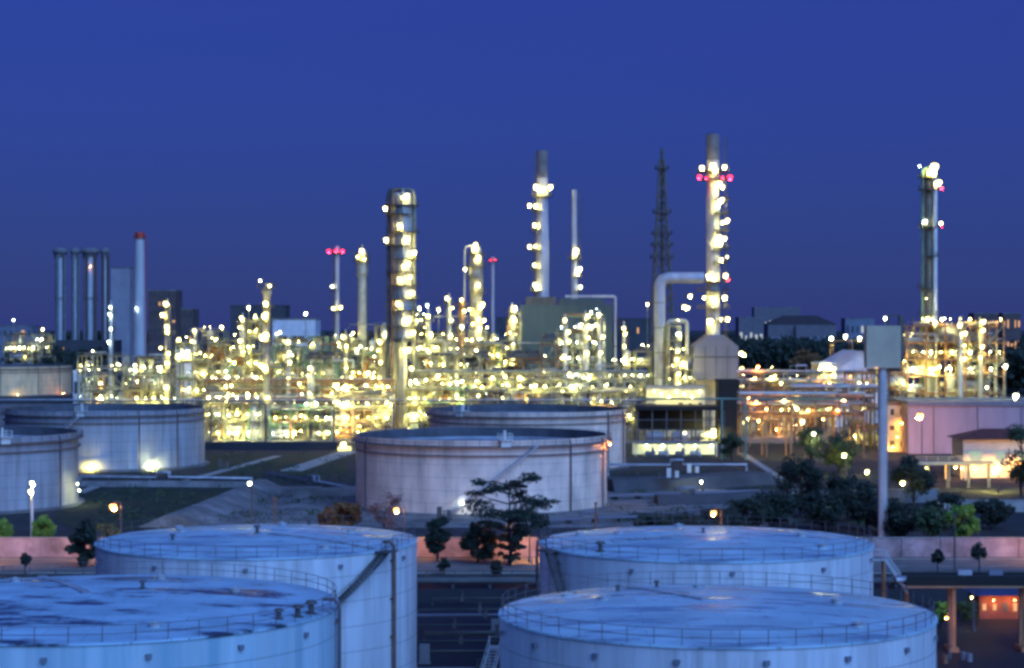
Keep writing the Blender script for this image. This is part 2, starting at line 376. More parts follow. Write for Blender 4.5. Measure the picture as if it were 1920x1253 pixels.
def module(label, px0, px1, ytop, D, seed, depth=15, lamps=14, steel='steel', name='process_structure', cat='process unit', dense=1.0, kinds=('warm',), group='steel process structures', pipecol=('cladding', 'cladding_warm', 'steel', 'steel_rust', 'steel_green', 'steel_dark', 'steel_dark'), fins=False, ls=0.85, uneven=True):
    rnd = random.Random(seed)
    x0, x1 = X(px0, D), X(px1, D); w = x1 - x0; top = Z(ytop, D)
    t = thing(name, label, cat, ((x0 + x1) / 2, D, 0), group)
    nl = max(2, round(top / 5.2)); lh = top / nl; nb = max(2, round(w / 5.5)); bw = w / nb
    hts = [nl - (rnd.choice((0, 0, 1, 1, 2)) if uneven and nl > 3 else 0) for _ in range(nb)]
    hts[rnd.randrange(nb)] = nl
    ch = [max(hts[max(i - 1, 0)], hts[min(i, nb - 1)]) for i in range(nb + 1)]
    rows = (0, depth * 0.5, depth)
    fr = MB(); bx = lambda i: -w / 2 + i * bw
    for i in range(nb + 1):
        for y in rows: fr.bar((bx(i), y, 0), (bx(i), y, ch[i] * lh), 0.5)
        for l in range(1, ch[i] + 1):
            fr.bar((bx(i), 0, l * lh), (bx(i), depth, l * lh), 0.34)
    for i in range(nb):
        for l in range(1, hts[i] + 1):
            for y in rows: fr.bar((bx(i), y, l * lh), (bx(i + 1), y, l * lh), 0.40)
            if rnd.random() < 0.4:
                y = rnd.choice((0, depth)); s = rnd.random() < 0.5
                fr.bar((bx(i if s else i + 1), y, (l - 1) * lh), (bx(i + 1 if s else i), y, l * lh), 0.22)
    fr.build('steel_frame', steel, t)
    for l in range(1, nl + 1):
        dk, rl, any_ = MB(), MB(), False
        for i in range(nb):
            if hts[i] >= l and rnd.random() < 0.8:
                any_ = True; back = depth if rnd.random() < 0.6 else depth * 0.5
                dk.b2(bx(i) + 0.02, bx(i + 1) - 0.02, -0.8, back, l * lh + 0.2, l * lh + 0.28)
                rail_line(rl, (bx(i), -0.75, l * lh + 0.28), (bx(i + 1), -0.75, l * lh + 0.28))
        if any_: rl.build('railing', steel, dk.build('deck', 'grating', t))
    # vessels
    for l in range(0, nl):
        for k in range(max(1, round(w / 8 * dense))):
            i = rnd.randrange(nb)
            if hts[i] <= l: continue
            z = l * lh + (0.3 if l else 0.2); r = rnd.uniform(0.8, 2.0); y = rnd.uniform(2, depth * 0.85); xc = bx(i) + bw / 2
            u = rnd.random(); mt = rnd.choice(('cladding', 'cladding', 'cladding_warm', 'steel_rust', 'stack_grey', 'steel_dark'))
            b = MB()
            if u < 0.45:
                ln = rnd.uniform(2.5, min(6, w * 0.3)); zz = z + r + 0.8
                b.capsule((xc - ln, y, zz), (xc + ln * 0.4, y, zz), r, 12)
                for s in (-0.7, 0.1): b.box((xc + ln * s, y, z + 0.4), (0.5, r * 1.6, 0.9 + r * 0.3))
                b.cyl((xc, y, zz + r * 0.9), (xc, y, zz + r + 0.8), 0.25, n=8); b.build('drum', mt, t)
            elif u < 0.8:
                hh = rnd.uniform(4, min(top - z, 12) if top - z > 5 else 5)
                b.capsule((xc, y, z + r * 0.6), (xc, y, z + hh), r * 0.8, 12); b.cyl((xc, y, z), (xc, y, z + r * 0.7), r * 0.8, n=12); b.cyl((xc, y, z + hh), (xc, y, z + hh + 1.2), 0.22, n=8)
                b.build('vessel', mt, t)
            else:
                for s in range(2):
                    zz = z + 0.9 + s * 1.5; b.cyl((xc - 2.6, y - 1, zz), (xc + 2.6, y - 1, zz), 0.62, n=12); b.cyl((xc - 2.8, y - 1, zz), (xc - 2.5, y - 1, zz), 0.8, n=12); b.cyl((xc + 1.6, y - 1, zz), (xc + 1.9, y - 1, zz), 0.8, n=12)
                    b.box((xc - 1.5, y - 1, zz - 0.7), (0.3, 1, 0.3)); b.box((xc + 1, y - 1, zz - 0.7), (0.3, 1, 0.3))
                b.build('heat_exchanger', mt, t)
    # pipes
    for k in range(round(w / 1.35 * dense)):
        b = MB(); r = rnd.choice((0.16, 0.2, 0.28, 0.35, 0.45, 0.6)); y = rnd.uniform(-0.4, depth * 0.9); x = rnd.uniform(-w / 2 + 0.5, w / 2 - 0.5)
        i = min(nb - 1, max(0, int((x + w / 2) / bw))); zt = hts[i] * lh
        if rnd.random() < 0.62:
            z0 = rnd.choice((0.3, 0.3, lh * rnd.randrange(0, max(1, hts[i])) + 0.8)); z1 = rnd.uniform(min(z0 + 4, zt), zt + 1.0); x2 = x + rnd.uniform(-6, 6)
            x2 = max(-w / 2, min(w / 2, x2)); e = 0.6
            s = 1 if x2 > x else -1
            b.tube([(x, y, z0), (x, y, z1 - e), (x + s * e * 0.3, y, z1 - e * 0.3), (x + s * e, y, z1), (x2, y, z1), (x2, y + 1.5, z1)], r, 8)
        else:
            l = rnd.randrange(1, nl + 1); z = l * lh + rnd.uniform(0.6, 1.4); x2 = max(-w / 2, min(w / 2, x + rnd.choice((-1, 1)) * rnd.uniform(5, 14)))
            b.tube([(x, y, z - rnd.uniform(1, 4)), (x, y, z), (x2, y, z), (x2, y, z + rnd.uniform(-3, 2))], r, 8)
        b.build('pipe', rnd.choice(pipecol), t)
    if fins:
        b = MB()
        for i in range(nb):
            z = hts[i] * lh + 1.6
            b.b2(bx(i) + 0.2, bx(i + 1) - 0.2, 0.5, depth - 0.5, z, z + 1.4); b.cyl((bx(i) + bw / 2, depth * 0.5, z + 1.4), (bx(i) + bw / 2, depth * 0.5, z + 2.3), bw * 0.38, n=16)
            for y in (0.8, depth - 0.8): b.bar((bx(i) + 0.4, y, hts[i] * lh), (bx(i) + 0.4, y, z), 0.25)
        b.build('cooler_bank', 'steel_dark', t)
    # stair tower
    if w > 12:
        b = MB(); i = rnd.choice((0, nb - 1)); xa, xb = bx(i) + 0.6, bx(i + 1) - 0.6
        for l in range(hts[i]):
            p, q = (xa, xb) if l % 2 == 0 else (xb, xa)
            b.bar((p, -1.6, l * lh), (q, -1.6, (l + 1) * lh), 0.28); b.bar((p, -2.4, l * lh), (q, -2.4, (l + 1) * lh), 0.28)
            b.bar((p, -2.4, l * lh + 1), (q, -2.4, (l + 1) * lh + 1), 0.1)
            for k in range(10):
                f = (k + 0.5) / 10; b.box((p + (q - p) * f, -2, (l + f) * lh + 0.1), (0.5, 0.8, 0.06))
            b.b2(min(q, q + 0.9) - 0.5, max(q, q + 0.9), -2.5, -0.82, (l + 1) * lh + 0.02, (l + 1) * lh + 0.1)
        b.build('staircase', 'steel', t)
    spots = [(bx(i) + bw * f, -1.4, l * lh + 2.5) for l in range(0, nl + 1) for i in range(nb) if l <= hts[i] for f in ((0.25, 0.75) if bw > 4.2 else (0.5,))]
    lvq = [rnd.random() for _ in range(nl + 1)]                        # some decks are lit from end to end, others hardly
    spots.sort(key=lambda q: lvq[int(q[2] / lh)] + rnd.uniform(0, 0.9))
    nrow = min(len(spots), round(lamps * 0.75))
    for x, y, z in spots[:nrow]:
        lamp(t, (x + rnd.uniform(-.3, .3), y, min(z, top + 2.2)), rnd.choice(kinds), ls * rnd.choice((0.34, 0.42, 0.42, 0.52, 0.52, 0.7, 0.9, 1.15)))
    for k in range(round(lamps * 0.6)):
        i = rnd.randrange(nb); l = rnd.randrange(0, hts[i] + 1)
        lamp(t, (bx(i) + rnd.uniform(0.1, 0.9) * bw, rnd.uniform(0.5, depth * 0.6), l * lh + rnd.uniform(1.8, 3.2)), rnd.choice(kinds), ls * rnd.choice((0.45, 0.55, 0.65, 0.8)))
    return t

def platform(b, g, R, z, wd=1.6, a0=-1.6, a1=1.6, rail=1.15, w=0.1):
    b.lathe([(R, z), (R + wd, z), (R + wd, z - 0.22), (R, z - 0.22), (R, z)], 18, (0, 0, 0), a0, a1, smooth=False)
    n = 9
    for hh in (rail, rail * 0.5): g.tube([P(a0 + (a1 - a0) * i / 18, R + wd - 0.05, z + hh) for i in range(19)], w * 0.55, 4)
    for i in range(n + 1):
        a = a0 + (a1 - a0) * i / n; g.bar(P(a, R + wd - 0.05, z), P(a, R + wd - 0.05, z + rail), w)
    for i in (0, n // 2, n):
        a = a0 + (a1 - a0) * i / n; b.bar(P(a, R, z - 1.3), P(a, R + wd, z - 0.2), 0.14)
def ladder(b, a, R, z0, z1, cage=True):
    c0, c1 = P(a - 0.03, R, 0), P(a + 0.03, R, 0)
    dx, dy = math.cos(a) * 0.3, math.sin(a) * 0.3; c = P(a, R + 0.25, 0)
    for s in (-1, 1): b.bar((c[0] + s * dx, c[1] + s * dy, z0), (c[0] + s * dx, c[1] + s * dy, z1), 0.1)
    for k in range(int((z1 - z0) / 0.7)): b.bar((c[0] - dx, c[1] - dy, z0 + k * 0.7), (c[0] + dx, c[1] + dy, z0 + k * 0.7), 0.06)
    if cage:
        d = P(a, R + 1.0, 0)
        for s in (-1, 0, 1):
            k = 0.9 if s else 1.15; b.bar((d[0] * k - c[0] * (k - 1) + s * dx, d[1] + s * dy, z0 + 2.2), (d[0] * k - c[0] * (k - 1) + s * dx, d[1] + s * dy, z1), 0.07)

def tower(name, label, cat, px, ytop, wpx, D, plats=(), lamps=(), segs=None, mat='cladding', head='dome', base_z=0.0, group=None, red=None, pipe_side=None, lad=0.5, pw=1.5, cap=None, pmat='steel_dark', ls=1.0, full=False):
    """distillation column or stack; plats are photo rows of the platforms, lamps photo positions"""
    xb, zt = X(px, D), Z(ytop, D); R = wpx * D / F / 2
    t = thing(name, label, cat, (xb, D, 0), group)
    prof = [(R * wf, base_z + (zt - base_z) * hf) for hf, wf in (segs or ((0, 1), (1, 1)))]
    b = MB()
    if head == 'dome':
        r, z = prof[-1]; b.lathe(prof, 28); b.lathe([(r, z), (r * 0.92, z + r * 0.3), (r * 0.65, z + r * 0.55), (r * 0.2, z + r * 0.66), (0.02, z + r * 0.67)], 28, blend=True)
        b.cyl((0, 0, z + r * 0.5), (0, 0, z + r * 0.5 + 1.5), 0.3, n=8)
    else:
        r, z = prof[-1]; b.lathe(prof + [(r * 0.86, z), (r * 0.86, z - 3)], 28)
        for hf in (0.25, 0.5, 0.75): b.lathe([(R * 1.02, base_z + (zt - base_z) * hf), (R * 1.06, base_z + (zt - base_z) * hf), (R * 1.06, base_z + (zt - base_z) * hf + 0.3), (R * 1.0, base_z + (zt - base_z) * hf + 0.3)], 28) if not segs else None
    b.build('shell', mat, t)
    if cap:
        r, z = prof[-1]; hcap, m = cap; b = MB(); b.lathe([(r + 0.04, z - hcap), (r + 0.06, z + 0.03), (r * 0.84, z + 0.03)], 28); b.build('stack_tip', m, t)
    def Rat(z):
        for (r0, z0), (r1, z1) in zip(prof, prof[1:]):
            if z0 <= z <= z1 and z1 > z0: return r0 + (r1 - r0) * (z - z0) / (z1 - z0)
        return prof[-1][0]
    for i, pl in enumerate(plats):
        py, sd = pl if isinstance(pl, tuple) else (pl, 0)
        z = Z(py, D); r = Rat(z); b, g = MB(), MB()
        if sd == 'ring': platform(b, g, r, z, pw, 0, 2 * pi)
        else:
            c = sd * 1.1; platform(b, g, r, z, pw, c - 1.35, c + 1.35)
        g.build('railing', pmat, b.build('platform', pmat, t))
    if lad is not None:
        b = MB(); ladder(b, lad, max(p[0] for p in prof) + 0.05, max(base_z, 0), zt - 1); b.build('ladder', pmat, t)
    if pipe_side:
        for sd, m, *rp in pipe_side:
            b = MB(); a = sd; rp = rp[0] if rp else 0.32; rr = max(p[0] for p in prof) + 0.3 + rp
            b.tube([P(a, rr, base_z + 2), P(a, rr, zt - 1), P(a, rr * 0.9, zt + 0.6), P(a, rr * 0.4, zt + 1.1), P(a, 0.1, zt + 1.0)], rp, 10); b.build('pipe', m, t)
    for lp in lamps:
        lx, ly = lp[0], lp[1]; kind = lp[2] if len(lp) > 2 else 'warm'; s = lp[3] if len(lp) > 3 else 1.0
        x = (lx - px) * D / F; z = Z(ly, D); r = Rat(z)
        q = r + pw + 0.3; y = -math.sqrt(max(q * q - x * x, 0.0)) if abs(x) < q else -0.3
        lamp(t, (x, y, z), kind + '_low' if kind in ('warm', 'white', 'cool') else kind, s * ls)
    return t

def pipe_rack(label, px0, px1, ytop, D, seed, rows=2, lamps=8, steel='steel', depth=6, npipe=7, kinds=('warm',), ls=0.8, group='long pipe racks'):
    rnd = random.Random(seed); x0, x1 = X(px0, D), X(px1, D); w = x1 - x0; top = Z(ytop, D)
    t = thing('pipe_rack', label, 'pipe rack', ((x0 + x1) / 2, D, 0), group); n = max(2, round(w / 7))
    b = MB()
    lv = [top - k * 2.6 for k in range(rows) if top - k * 2.6 > 1.5]
    for i in range(n + 1):
        x = -w / 2 + w * i / n
        for y in (0, depth): b.bar((x, y, 0), (x, y, top), 0.4)
        for z in lv: b.bar((x, 0, z), (x, depth, z), 0.36)
        if i < n and i % 3 == 0: b.bar((x, 0, 0), (x + w / n, 0, lv[-1]), 0.2)
    for z in lv:
        for y in (0, depth): b.bar((-w / 2, y, z - 0.3), (w / 2, y, z - 0.3), 0.3)
    b.build('steel_frame', steel, t)
    for z in lv:
        for k in range(npipe):
            r = rnd.uniform(0.18, 0.42); y = depth * (k + 0.5) / npipe
            p = MB(); xa = -w / 2 - rnd.uniform(0, 1); xb = w / 2 + rnd.uniform(0, 1)
            if rnd.random() < 0.3:
                m = rnd.uniform(-0.2, 0.3) * w; p.tube([(xa, y, z + r + 0.2), (m, y, z + r + 0.2), (m, y, z + r + 2.0), (m + 3, y, z + r + 2.0), (m + 3, y, z + r + 0.2), (xb, y, z + r + 0.2)], r, 8)
            else: p.tube([(xa, y, z + r + 0.2), (xb, y, z + r + 0.2)], r, 8)
            p.build('pipe', rnd.choice(('cladding', 'cladding_warm', 'steel', 'steel_rust', 'stack_grey', 'steel_green')), t)
    for k in range(lamps):
        lamp(t, (rnd.uniform(-0.5, 0.5) * w, rnd.choice((-0.5, depth * 0.5)), rnd.choice(lv) - rnd.uniform(0.4, 1.6)), rnd.choice(kinds), ls * rnd.choice((0.6, 0.8, 1.0)))
    return t

# ------------------------------------------------------------------ trees and lamps by the road
def tree(label, px, D, h, cr, seed, leaf='leaf_dark', n=2200, shape='round', base=None, cz=None, name='tree', ls=0.5, group=None, cat='tree', trunk_r=None):
    rnd = random.Random(seed); t = thing(name, label, cat, (X(px, D), D, 0), group)
    tr = trunk_r or 0.018 * h + 0.06; base = h * 0.3 if base is None else base
    b = MB(); top = h * 0.82; wob = [(rnd.uniform(-.02, .02) * h, rnd.uniform(-.02, .02) * h) for _ in range(6)]
    wob[0] = (0, 0); line = [(wob[i][0], wob[i][1], top * i / 5) for i in range(6)]
    b.tube(line, [tr * (1 - 0.16 * i) for i in range(6)], 8)
    clumps = []
    if shape == 'tiers':
        nt = 9
        for k in range(nt):
            z = base + (h - base) * (k + 0.3) / nt; u = k / (nt - 1); rr = cr * (0.30 + 0.70 * math.sin(pi * min(1.0, 0.28 + 0.72 * (1 - u) * 1.05)) ** 0.8) * rnd.uniform(0.75, 1.15)
            for j in range(11 if k < 6 else 7):
                a = rnd.uniform(0, 2 * pi); q = rr * rnd.uniform(0.3, 1.0)
                c = (q * math.cos(a), q * math.sin(a), z + rnd.uniform(-.6, .7)); clumps.append((c, rr * rnd.uniform(0.15, 0.34), rnd.uniform(0.22, 0.5)))
                b.tube([(0, 0, z - 0.8), (c[0] * .5, c[1] * .5, z - 0.2), c], [tr * .4, tr * .25, 0.03], 5)
    else:
        nc = 26 if shape == 'round' else 16
        for k in range(nc):
            u = rnd.uniform(-1, 1); a = rnd.uniform(0, 2 * pi); q = rnd.uniform(0.45, 1.0) ** 0.6
            s = math.sqrt(1 - u * u)
            c = (cr * q * s * math.cos(a) * 0.8, cr * q * s * math.sin(a) * 0.8, (base + h) / 2 + (h - base) / 2 * q * u * 0.85)
            clumps.append((c, cr * rnd.uniform(0.25, 0.42), rnd.uniform(0.6, 0.9)))
            if k % 2 == 0:
                zs = max(0.3, min(top * 0.95, c[2] - (h - base) * 0.25)); b.tube([(0, 0, zs), (c[0] * .5, c[1] * .5, (zs + c[2]) / 2 + 0.2), c], [tr * .45, tr * .28, 0.03], 5)
    b.build('trunk', 'bark', t)
    cb = MB()
    if shape == 'bare':
        for c, r, fl in clumps:
            for j in range(10):
                e = Vector(c) + Vector((rnd.gauss(0, r), rnd.gauss(0, r), rnd.gauss(0.2, r * fl))); cb.tube([c, (Vector(c) + e) / 2 + Vector((0, 0, .2)), e], [0.06, 0.045, 0.02], 4)
    per = n // len(clumps)
    for c, r, fl in clumps:
        for j in range(per):
            v = Vector((rnd.gauss(0, 1), rnd.gauss(0, 1), rnd.gauss(0, 1))); v.normalize(); v *= rnd.random() ** 0.45
            p = Vector(c) + Vector((v.x * r, v.y * r, v.z * r * fl))
            n1 = Vector((rnd.gauss(0, 1), rnd.gauss(0, 1), rnd.gauss(0, 1))).normalized(); n2 = n1.orthogonal().normalized(); s = ls * rnd.uniform(0.5, 1.1)
            cb.add([p - n1 * s, p + n2 * s * 0.45, p + n1 * s, p - n2 * s * 0.45], [(0, 1, 2, 3)])
    cb.build('crown', leaf, t)
    return t

def street_lamp(label, px, py, D, kind='sodium', s=0.9, arm=1.2, pole='rail', name='street_lamp', cat='street lamp', group='street lamps'):
    z = Z(py, D); t = thing(name, label, cat, (X(px, D), D, 0), group)
    b = MB(); b.cyl((arm, 0, 0), (arm, 0, 0.6), 0.28, n=10); b.cyl((arm, 0, 0.6), (arm, 0, z + 0.3), 0.15, 0.09, n=8)
    b.tube([(arm, 0, z + 0.3), (arm * 0.8, 0, z + 0.75), (arm * 0.4, 0, z + 0.85), (0, 0, z + 0.7)], 0.06, 6)
    b.build('pole', pole, t); o = lamp(t, (0, 0, z), kind, s)
    return t

def building(name, label, cat, px0, px1, ytop, D, depth, wall, roof='flat', roofmat='tile_dark', rise=3.0, windows=None, group=None, ybase=None, lit=0.0, seed=0, winmat='wall_dark', litmat='lit_window', over=0.5):
    rnd = random.Random(seed); x0, x1 = X(px0, D), X(px1, D); w = x1 - x0; h = Z(ytop, D)
    t = thing(name, label, cat, ((x0 + x1) / 2, D, 0), group)
    b = MB(); b.b2(-w / 2, w / 2, 0, depth, 0, h); b.build('wall', wall, t)
    b = MB()
    if roof == 'flat':
        for (xa, xb, ya, yb) in ((-w / 2 - .15, w / 2 + .15, -.15, .25), (-w / 2 - .15, w / 2 + .15, depth - .25, depth + .15), (-w / 2 - .15, -w / 2 + .25, .25, depth - .25), (w / 2 - .25, w / 2 + .15, .25, depth - .25)): b.b2(xa, xb, ya, yb, h - 0.3, h + 0.6)
        b.b2(-w / 2 + .25, w / 2 - .25, .25, depth - .25, h + 0.01, h + 0.1)
    elif roof == 'gable':            # ridge runs away from the viewer
        xs = ((-w / 2 - over, h - 0.05), (0, h + rise), (w / 2 + over, h - 0.05)); o = 0.3
        vs = [(x, y, z + k) for k in (0, o) for y in (-over, depth + over) for x, z in xs]
        b.add(vs, [(0, 1, 4, 3), (1, 2, 5, 4), (6, 9, 10, 7), (7, 10, 11, 8), (0, 6, 7, 1), (1, 7, 8, 2), (3, 4, 10, 9), (4, 5, 11, 10), (0, 3, 9, 6), (2, 8, 11, 5)])
        g = MB(); g.add([(-w / 2, .002, h), (w / 2, .002, h), (0, .002, h + rise)], [(0, 1, 2)]); g.add([(-w / 2, depth, h), (w / 2, depth, h), (0, depth, h + rise)], [(0, 2, 1)]); g.build('gable', wall, t)
    elif roof == 'ridge':            # ridge across the view, hipped ends
        hp = min(depth / 2, w / 4); o = over
        b.add([(-w / 2 - o, -o, h), (w / 2 + o, -o, h), (w / 2 + o, depth + o, h), (-w / 2 - o, depth + o, h), (-w / 2 + hp, depth / 2, h + rise), (w / 2 - hp, depth / 2, h + rise)], [(0, 1, 5, 4), (2, 3, 4, 5), (1, 2, 5), (3, 0, 4), (3, 2, 1, 0)])
    b.build('roof', roofmat, t)
    if windows:
        nx, nz = windows
        for k in range(nz):
            for i in range(nx):
                ww, wh = w / nx * rnd.uniform(.3, .55), h / nz * rnd.uniform(.25, .42); cx = -w / 2 + w * (i + .5) / nx; cz = h * (k + .5) / nz
                g = MB(); g.b2(cx - ww / 2, cx + ww / 2, -0.06, -0.02, cz - wh / 2, cz + wh / 2)
                if rnd.random() < lit: g.build('window', litmat, t)
                elif ww * F / D > 2.5: g.build('window', winmat, t)
    return t

# ================================================================== THE SETTING
def sheet(name, pts, z, mat, kind='structure'):
    b = MB(); b.add([(x, y, z) for x, y in pts], [tuple(range(len(pts)))])
    return struct(b.build(name, mat), kind)
def gp(px, py):
    D = DG(py); return (X(px, D), D)
sheet('ground', [(-4000, -300), (4000, -300), (4000, 9000), (-4000, 9000)], 0, 'earth')
sheet('tank_farm_ground', [(-70, 60), (95, 60), (95, 285), (-70, 285)], 0.02, 'tank_farm_ground')
sheet('road', [(-160, 291), (160, 291), (160, 308.2), (-160, 308.2)], 0.03, 'road_worn')
sheet('plant_yard', [(-260, 604), (190, 604), (190, 900), (-260, 900)], 0.02, 'concrete')
sheet('lawn', [gp(100, 975), gp(150, 918), gp(460, 914), gp(330, 988), gp(150, 1000)], 0.05, 'grass')
sheet('bund_floor', [gp(330, 990), gp(488, 912), gp(700, 912), gp(1150, 900), gp(1440, 925), gp(1440, 990)], 0.04, 'concrete')
sheet('grass_bank', [gp(385, 893), gp(385, 852), gp(650, 852), gp(650, 893)], 0.03, 'grass')
b = MB()
for y0, y1 in ((290.6, 290.98), (308.25, 308.6)): b.b2(-160, 160, y0, y1, 0, 0.14)
struct(b.build('kerb', 'concrete_light'))
b = MB()
for k in range(40): b.b2(-150 + k * 7.6, -147 + k * 7.6, 299.5, 299.65, 0.03, 0.036)
struct(b.build('road_marking', 'line_white'))
for a, c in (((350, 902), (520, 856)), ((545, 884), (655, 847)), ((150, 925), (200, 905)), ((1390, 850), (1475, 905))):
    (xa, ya), (xb, yb) = gp(*a), gp(*c); d = Vector((xb - xa, yb - ya, 0)).normalized(); s = Vector((-d.y, d.x, 0)) * (1.1 if a[0] < 500 else 2.6 if a[0] < 600 else 1.0)
    b = MB(); b.prism([(xa + s.x, ya + s.y), (xa - s.x, ya - s.y), (xb - s.x, yb - s.y), (xb + s.x, yb + s.y)], 0.0, 0.16); struct(b.build('path', 'concrete_light'))

def berm(name, pts, h, tw, bw, mat, label=None):
    """earth or concrete dyke along a line of ground points"""
    b = MB(); rows = []
    for i, (x, y) in enumerate(pts):
        p, q = pts[max(i - 1, 0)], pts[min(i + 1, len(pts) - 1)]
        d = Vector((q[0] - p[0], q[1] - p[1], 0)).normalized(); s = Vector((-d.y, d.x, 0))
        rows.append([(x + s.x * k, y + s.y * k, z) for k, z in ((bw / 2, 0), (tw / 2, h), (-tw / 2, h), (-bw / 2, 0))])
    vs = [v for r in rows for v in r]
    b.add(vs, [(i * 4 + k, i * 4 + k + 1, i * 4 + k + 5, i * 4 + k + 4) for i in range(len(rows) - 1) for k in range(3)] + [(0, 1, 2, 3), tuple(len(vs) - k for k in (1, 2, 3, 4))])
    o = b.build(name, mat)
    return o
struct(berm('embankment', [gp(1138, 920), gp(1260, 917), gp(1425, 906)], 2.6, 7, 10, 'concrete_dark'))
struct(berm('embankment', [gp(1230, 945), gp(1340, 944), gp(1450, 936)], 1.8, 3, 6, 'concrete_dark'))
struct(berm('embankment', [gp(130, 912), gp(300, 912), gp(470, 914)], 1.2, 1.6, 3.2, 'concrete'))
struct(berm('embankment', [gp(470, 925), gp(560, 932), gp(700, 925)], 1.6, 3.0, 7, 'concrete'))
struct(berm('embankment', [gp(320, 990), gp(400, 958), gp(490, 918)], 2.2, 2.0, 12, 'concrete'))
struct(berm('embankment', [gp(385, 842), gp(500, 842), gp(640, 842)], 2.0, 4, 8, 'tank_farm_ground'))

# ================================================================== FOREGROUND TANKS
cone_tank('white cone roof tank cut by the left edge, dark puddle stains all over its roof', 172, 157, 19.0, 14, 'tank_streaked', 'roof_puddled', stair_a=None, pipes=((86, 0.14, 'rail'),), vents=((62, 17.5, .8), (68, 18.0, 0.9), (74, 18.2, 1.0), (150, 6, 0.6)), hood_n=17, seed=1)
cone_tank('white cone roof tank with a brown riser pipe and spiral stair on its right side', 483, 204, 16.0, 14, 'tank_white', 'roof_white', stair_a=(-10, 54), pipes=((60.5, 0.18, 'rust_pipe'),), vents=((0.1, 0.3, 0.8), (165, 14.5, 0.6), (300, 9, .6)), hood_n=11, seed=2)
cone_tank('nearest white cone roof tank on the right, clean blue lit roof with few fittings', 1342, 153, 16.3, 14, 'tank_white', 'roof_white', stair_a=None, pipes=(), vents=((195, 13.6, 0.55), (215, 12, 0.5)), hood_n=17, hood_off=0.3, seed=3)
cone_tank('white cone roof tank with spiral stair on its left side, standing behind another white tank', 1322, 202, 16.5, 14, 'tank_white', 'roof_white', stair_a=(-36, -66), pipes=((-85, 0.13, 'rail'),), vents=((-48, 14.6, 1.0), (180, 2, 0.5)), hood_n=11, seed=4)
# ================================================================== FLOATING ROOF TANKS
w5 = open_tank('large aged open topped tank at centre, pinkish light painted in, spiral stair across its face', 903, 400, 24.7, 14.1, 'tank_aged_lamp_tint', stair_a=(-14, 25), gauge=11, pipes=(43, -62, 70), seed=5)
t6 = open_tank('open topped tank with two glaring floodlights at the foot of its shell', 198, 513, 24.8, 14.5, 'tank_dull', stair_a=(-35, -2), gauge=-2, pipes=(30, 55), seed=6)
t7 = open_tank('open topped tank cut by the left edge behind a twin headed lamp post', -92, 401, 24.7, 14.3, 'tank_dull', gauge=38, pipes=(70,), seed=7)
t8 = open_tank('open topped tank half hidden behind the large central aged tank', 988, 510, 24.7, 14.4, 'tank_aged_lamp_tint', gauge=-40, pipes=(52, 72), seed=8)
t9 = open_tank('distant wide tank at left edge with tan lamp glow painted on', -14, 1022, 39, 14.3, 'tank_tan_glow', pipes=(20, 48, 70), seed=9)
for a, k, s in ((3, 'warm', .8), (36, 'white', 1.0)):        # floodlights standing at the shell foot
    aa = R_(a); lamp(t6, P(aa, 26.9, 1.5), k, s)
lamp(w5, P(R_(-7), 26.4, 2.8), 'cool', 0.42); 
lamp(w5, P(R_(72), 26.2, 12.6), 'sodium', 0.55)
for a, k, s in ((64, 'sodium', .55), (30, 'warm', .5)): lamp(t9, P(R_(a), 44.0, 1.0), k, s)  # unseen lamps added low at the foot to warm the tan shell
for a, z in ((78, 4.6), (80, 3.2)): lamp(t7, P(R_(a), 26.8, z), 'white', 0.42)

# ================================================================== BOUNDARY WALL, ROAD SIDE
t = thing('boundary_wall', 'long plastered boundary wall with painted pink light running behind the road and front tanks', 'wall', (0, 311, 0))
b = MB(); b.b2(-150, 150, 0, 0.3, 0, 2.9); b.build('panel', 'wall_sodium_pink', t)
b = MB(); b.b2(-150, 150, -0.12, 0.42, 2.9, 3.05); b.build('coping', 'concrete_light', t)
b = MB()
for k in range(51): b.b2(-150 + k * 6 - .2, -150 + k * 6 + .2, -0.14, -0.003, 0, 2.895)
b.build('pier', 'wall_sodium_pink', t)
t = thing('barrier', 'low dark pipe barrier along the near side of the road', 'barrier', (0, 284, 0))
b = MB()
for k in range(61): b.cyl((-120 + k * 4, 0, 0), (-120 + k * 4, 0, 1.15), 0.08, n=6)
b.build('post', 'steel_dark', t)
b = MB()
for z in (0.6, 1.15): b.cyl((-120, 0, z), (120, 0, z), 0.07, n=6)
b.build('rail', 'steel_dark', t)

street_lamp('orange street lamp glowing over the dark lawn beside the small bushes at left', 212, 950, 305, 'sodium', 1.15)
street_lamp('orange street lamp in front of the central aged tank', 743, 956, 306, 'sodium', 0.9)
street_lamp('orange street lamp above the roof of the tank with left side stair', 1338, 962, 308, 'sodium', 0.95)
street_lamp('white street lamp on a rusty pole at the corner of the sloping concrete bund', 468, 906, 345, 'white', 0.75, pole='rust_pipe', arm=0.4)
street_lamp('orange street lamp lighting the far right stretch of pink wall', 2010, 958, 300, 'sodium', 1.2)
street_lamp('orange street lamp over the road at the far left edge', -60, 962, 299, 'sodium', 1.0)
street_lamp('added orange lamp mostly hidden in the lower leaves of the tiered tree', 978, 1000, 303, 'sodium', 0.9)  # added lamp, tucked behind the tree to brighten the wall
t = thing('lamp_post', 'pale post with two lamp heads one above the other before the left tank', 'lamp post', (X(60, 330), 330, 0))
b = MB(); b.cyl((0, 0, 0), (0, 0, 10), 0.28, 0.2, n=10); b.cyl((0, 0, 0), (0, 0, 0.5), 0.5, n=10); b.build('pole', 'pole_white', t)
lamp(t, (0.1, -0.5, Z(905, 330)), 'white', 0.75); lamp(t, (-0.1, -0.5, Z(921, 330)), 'warm', 0.85)
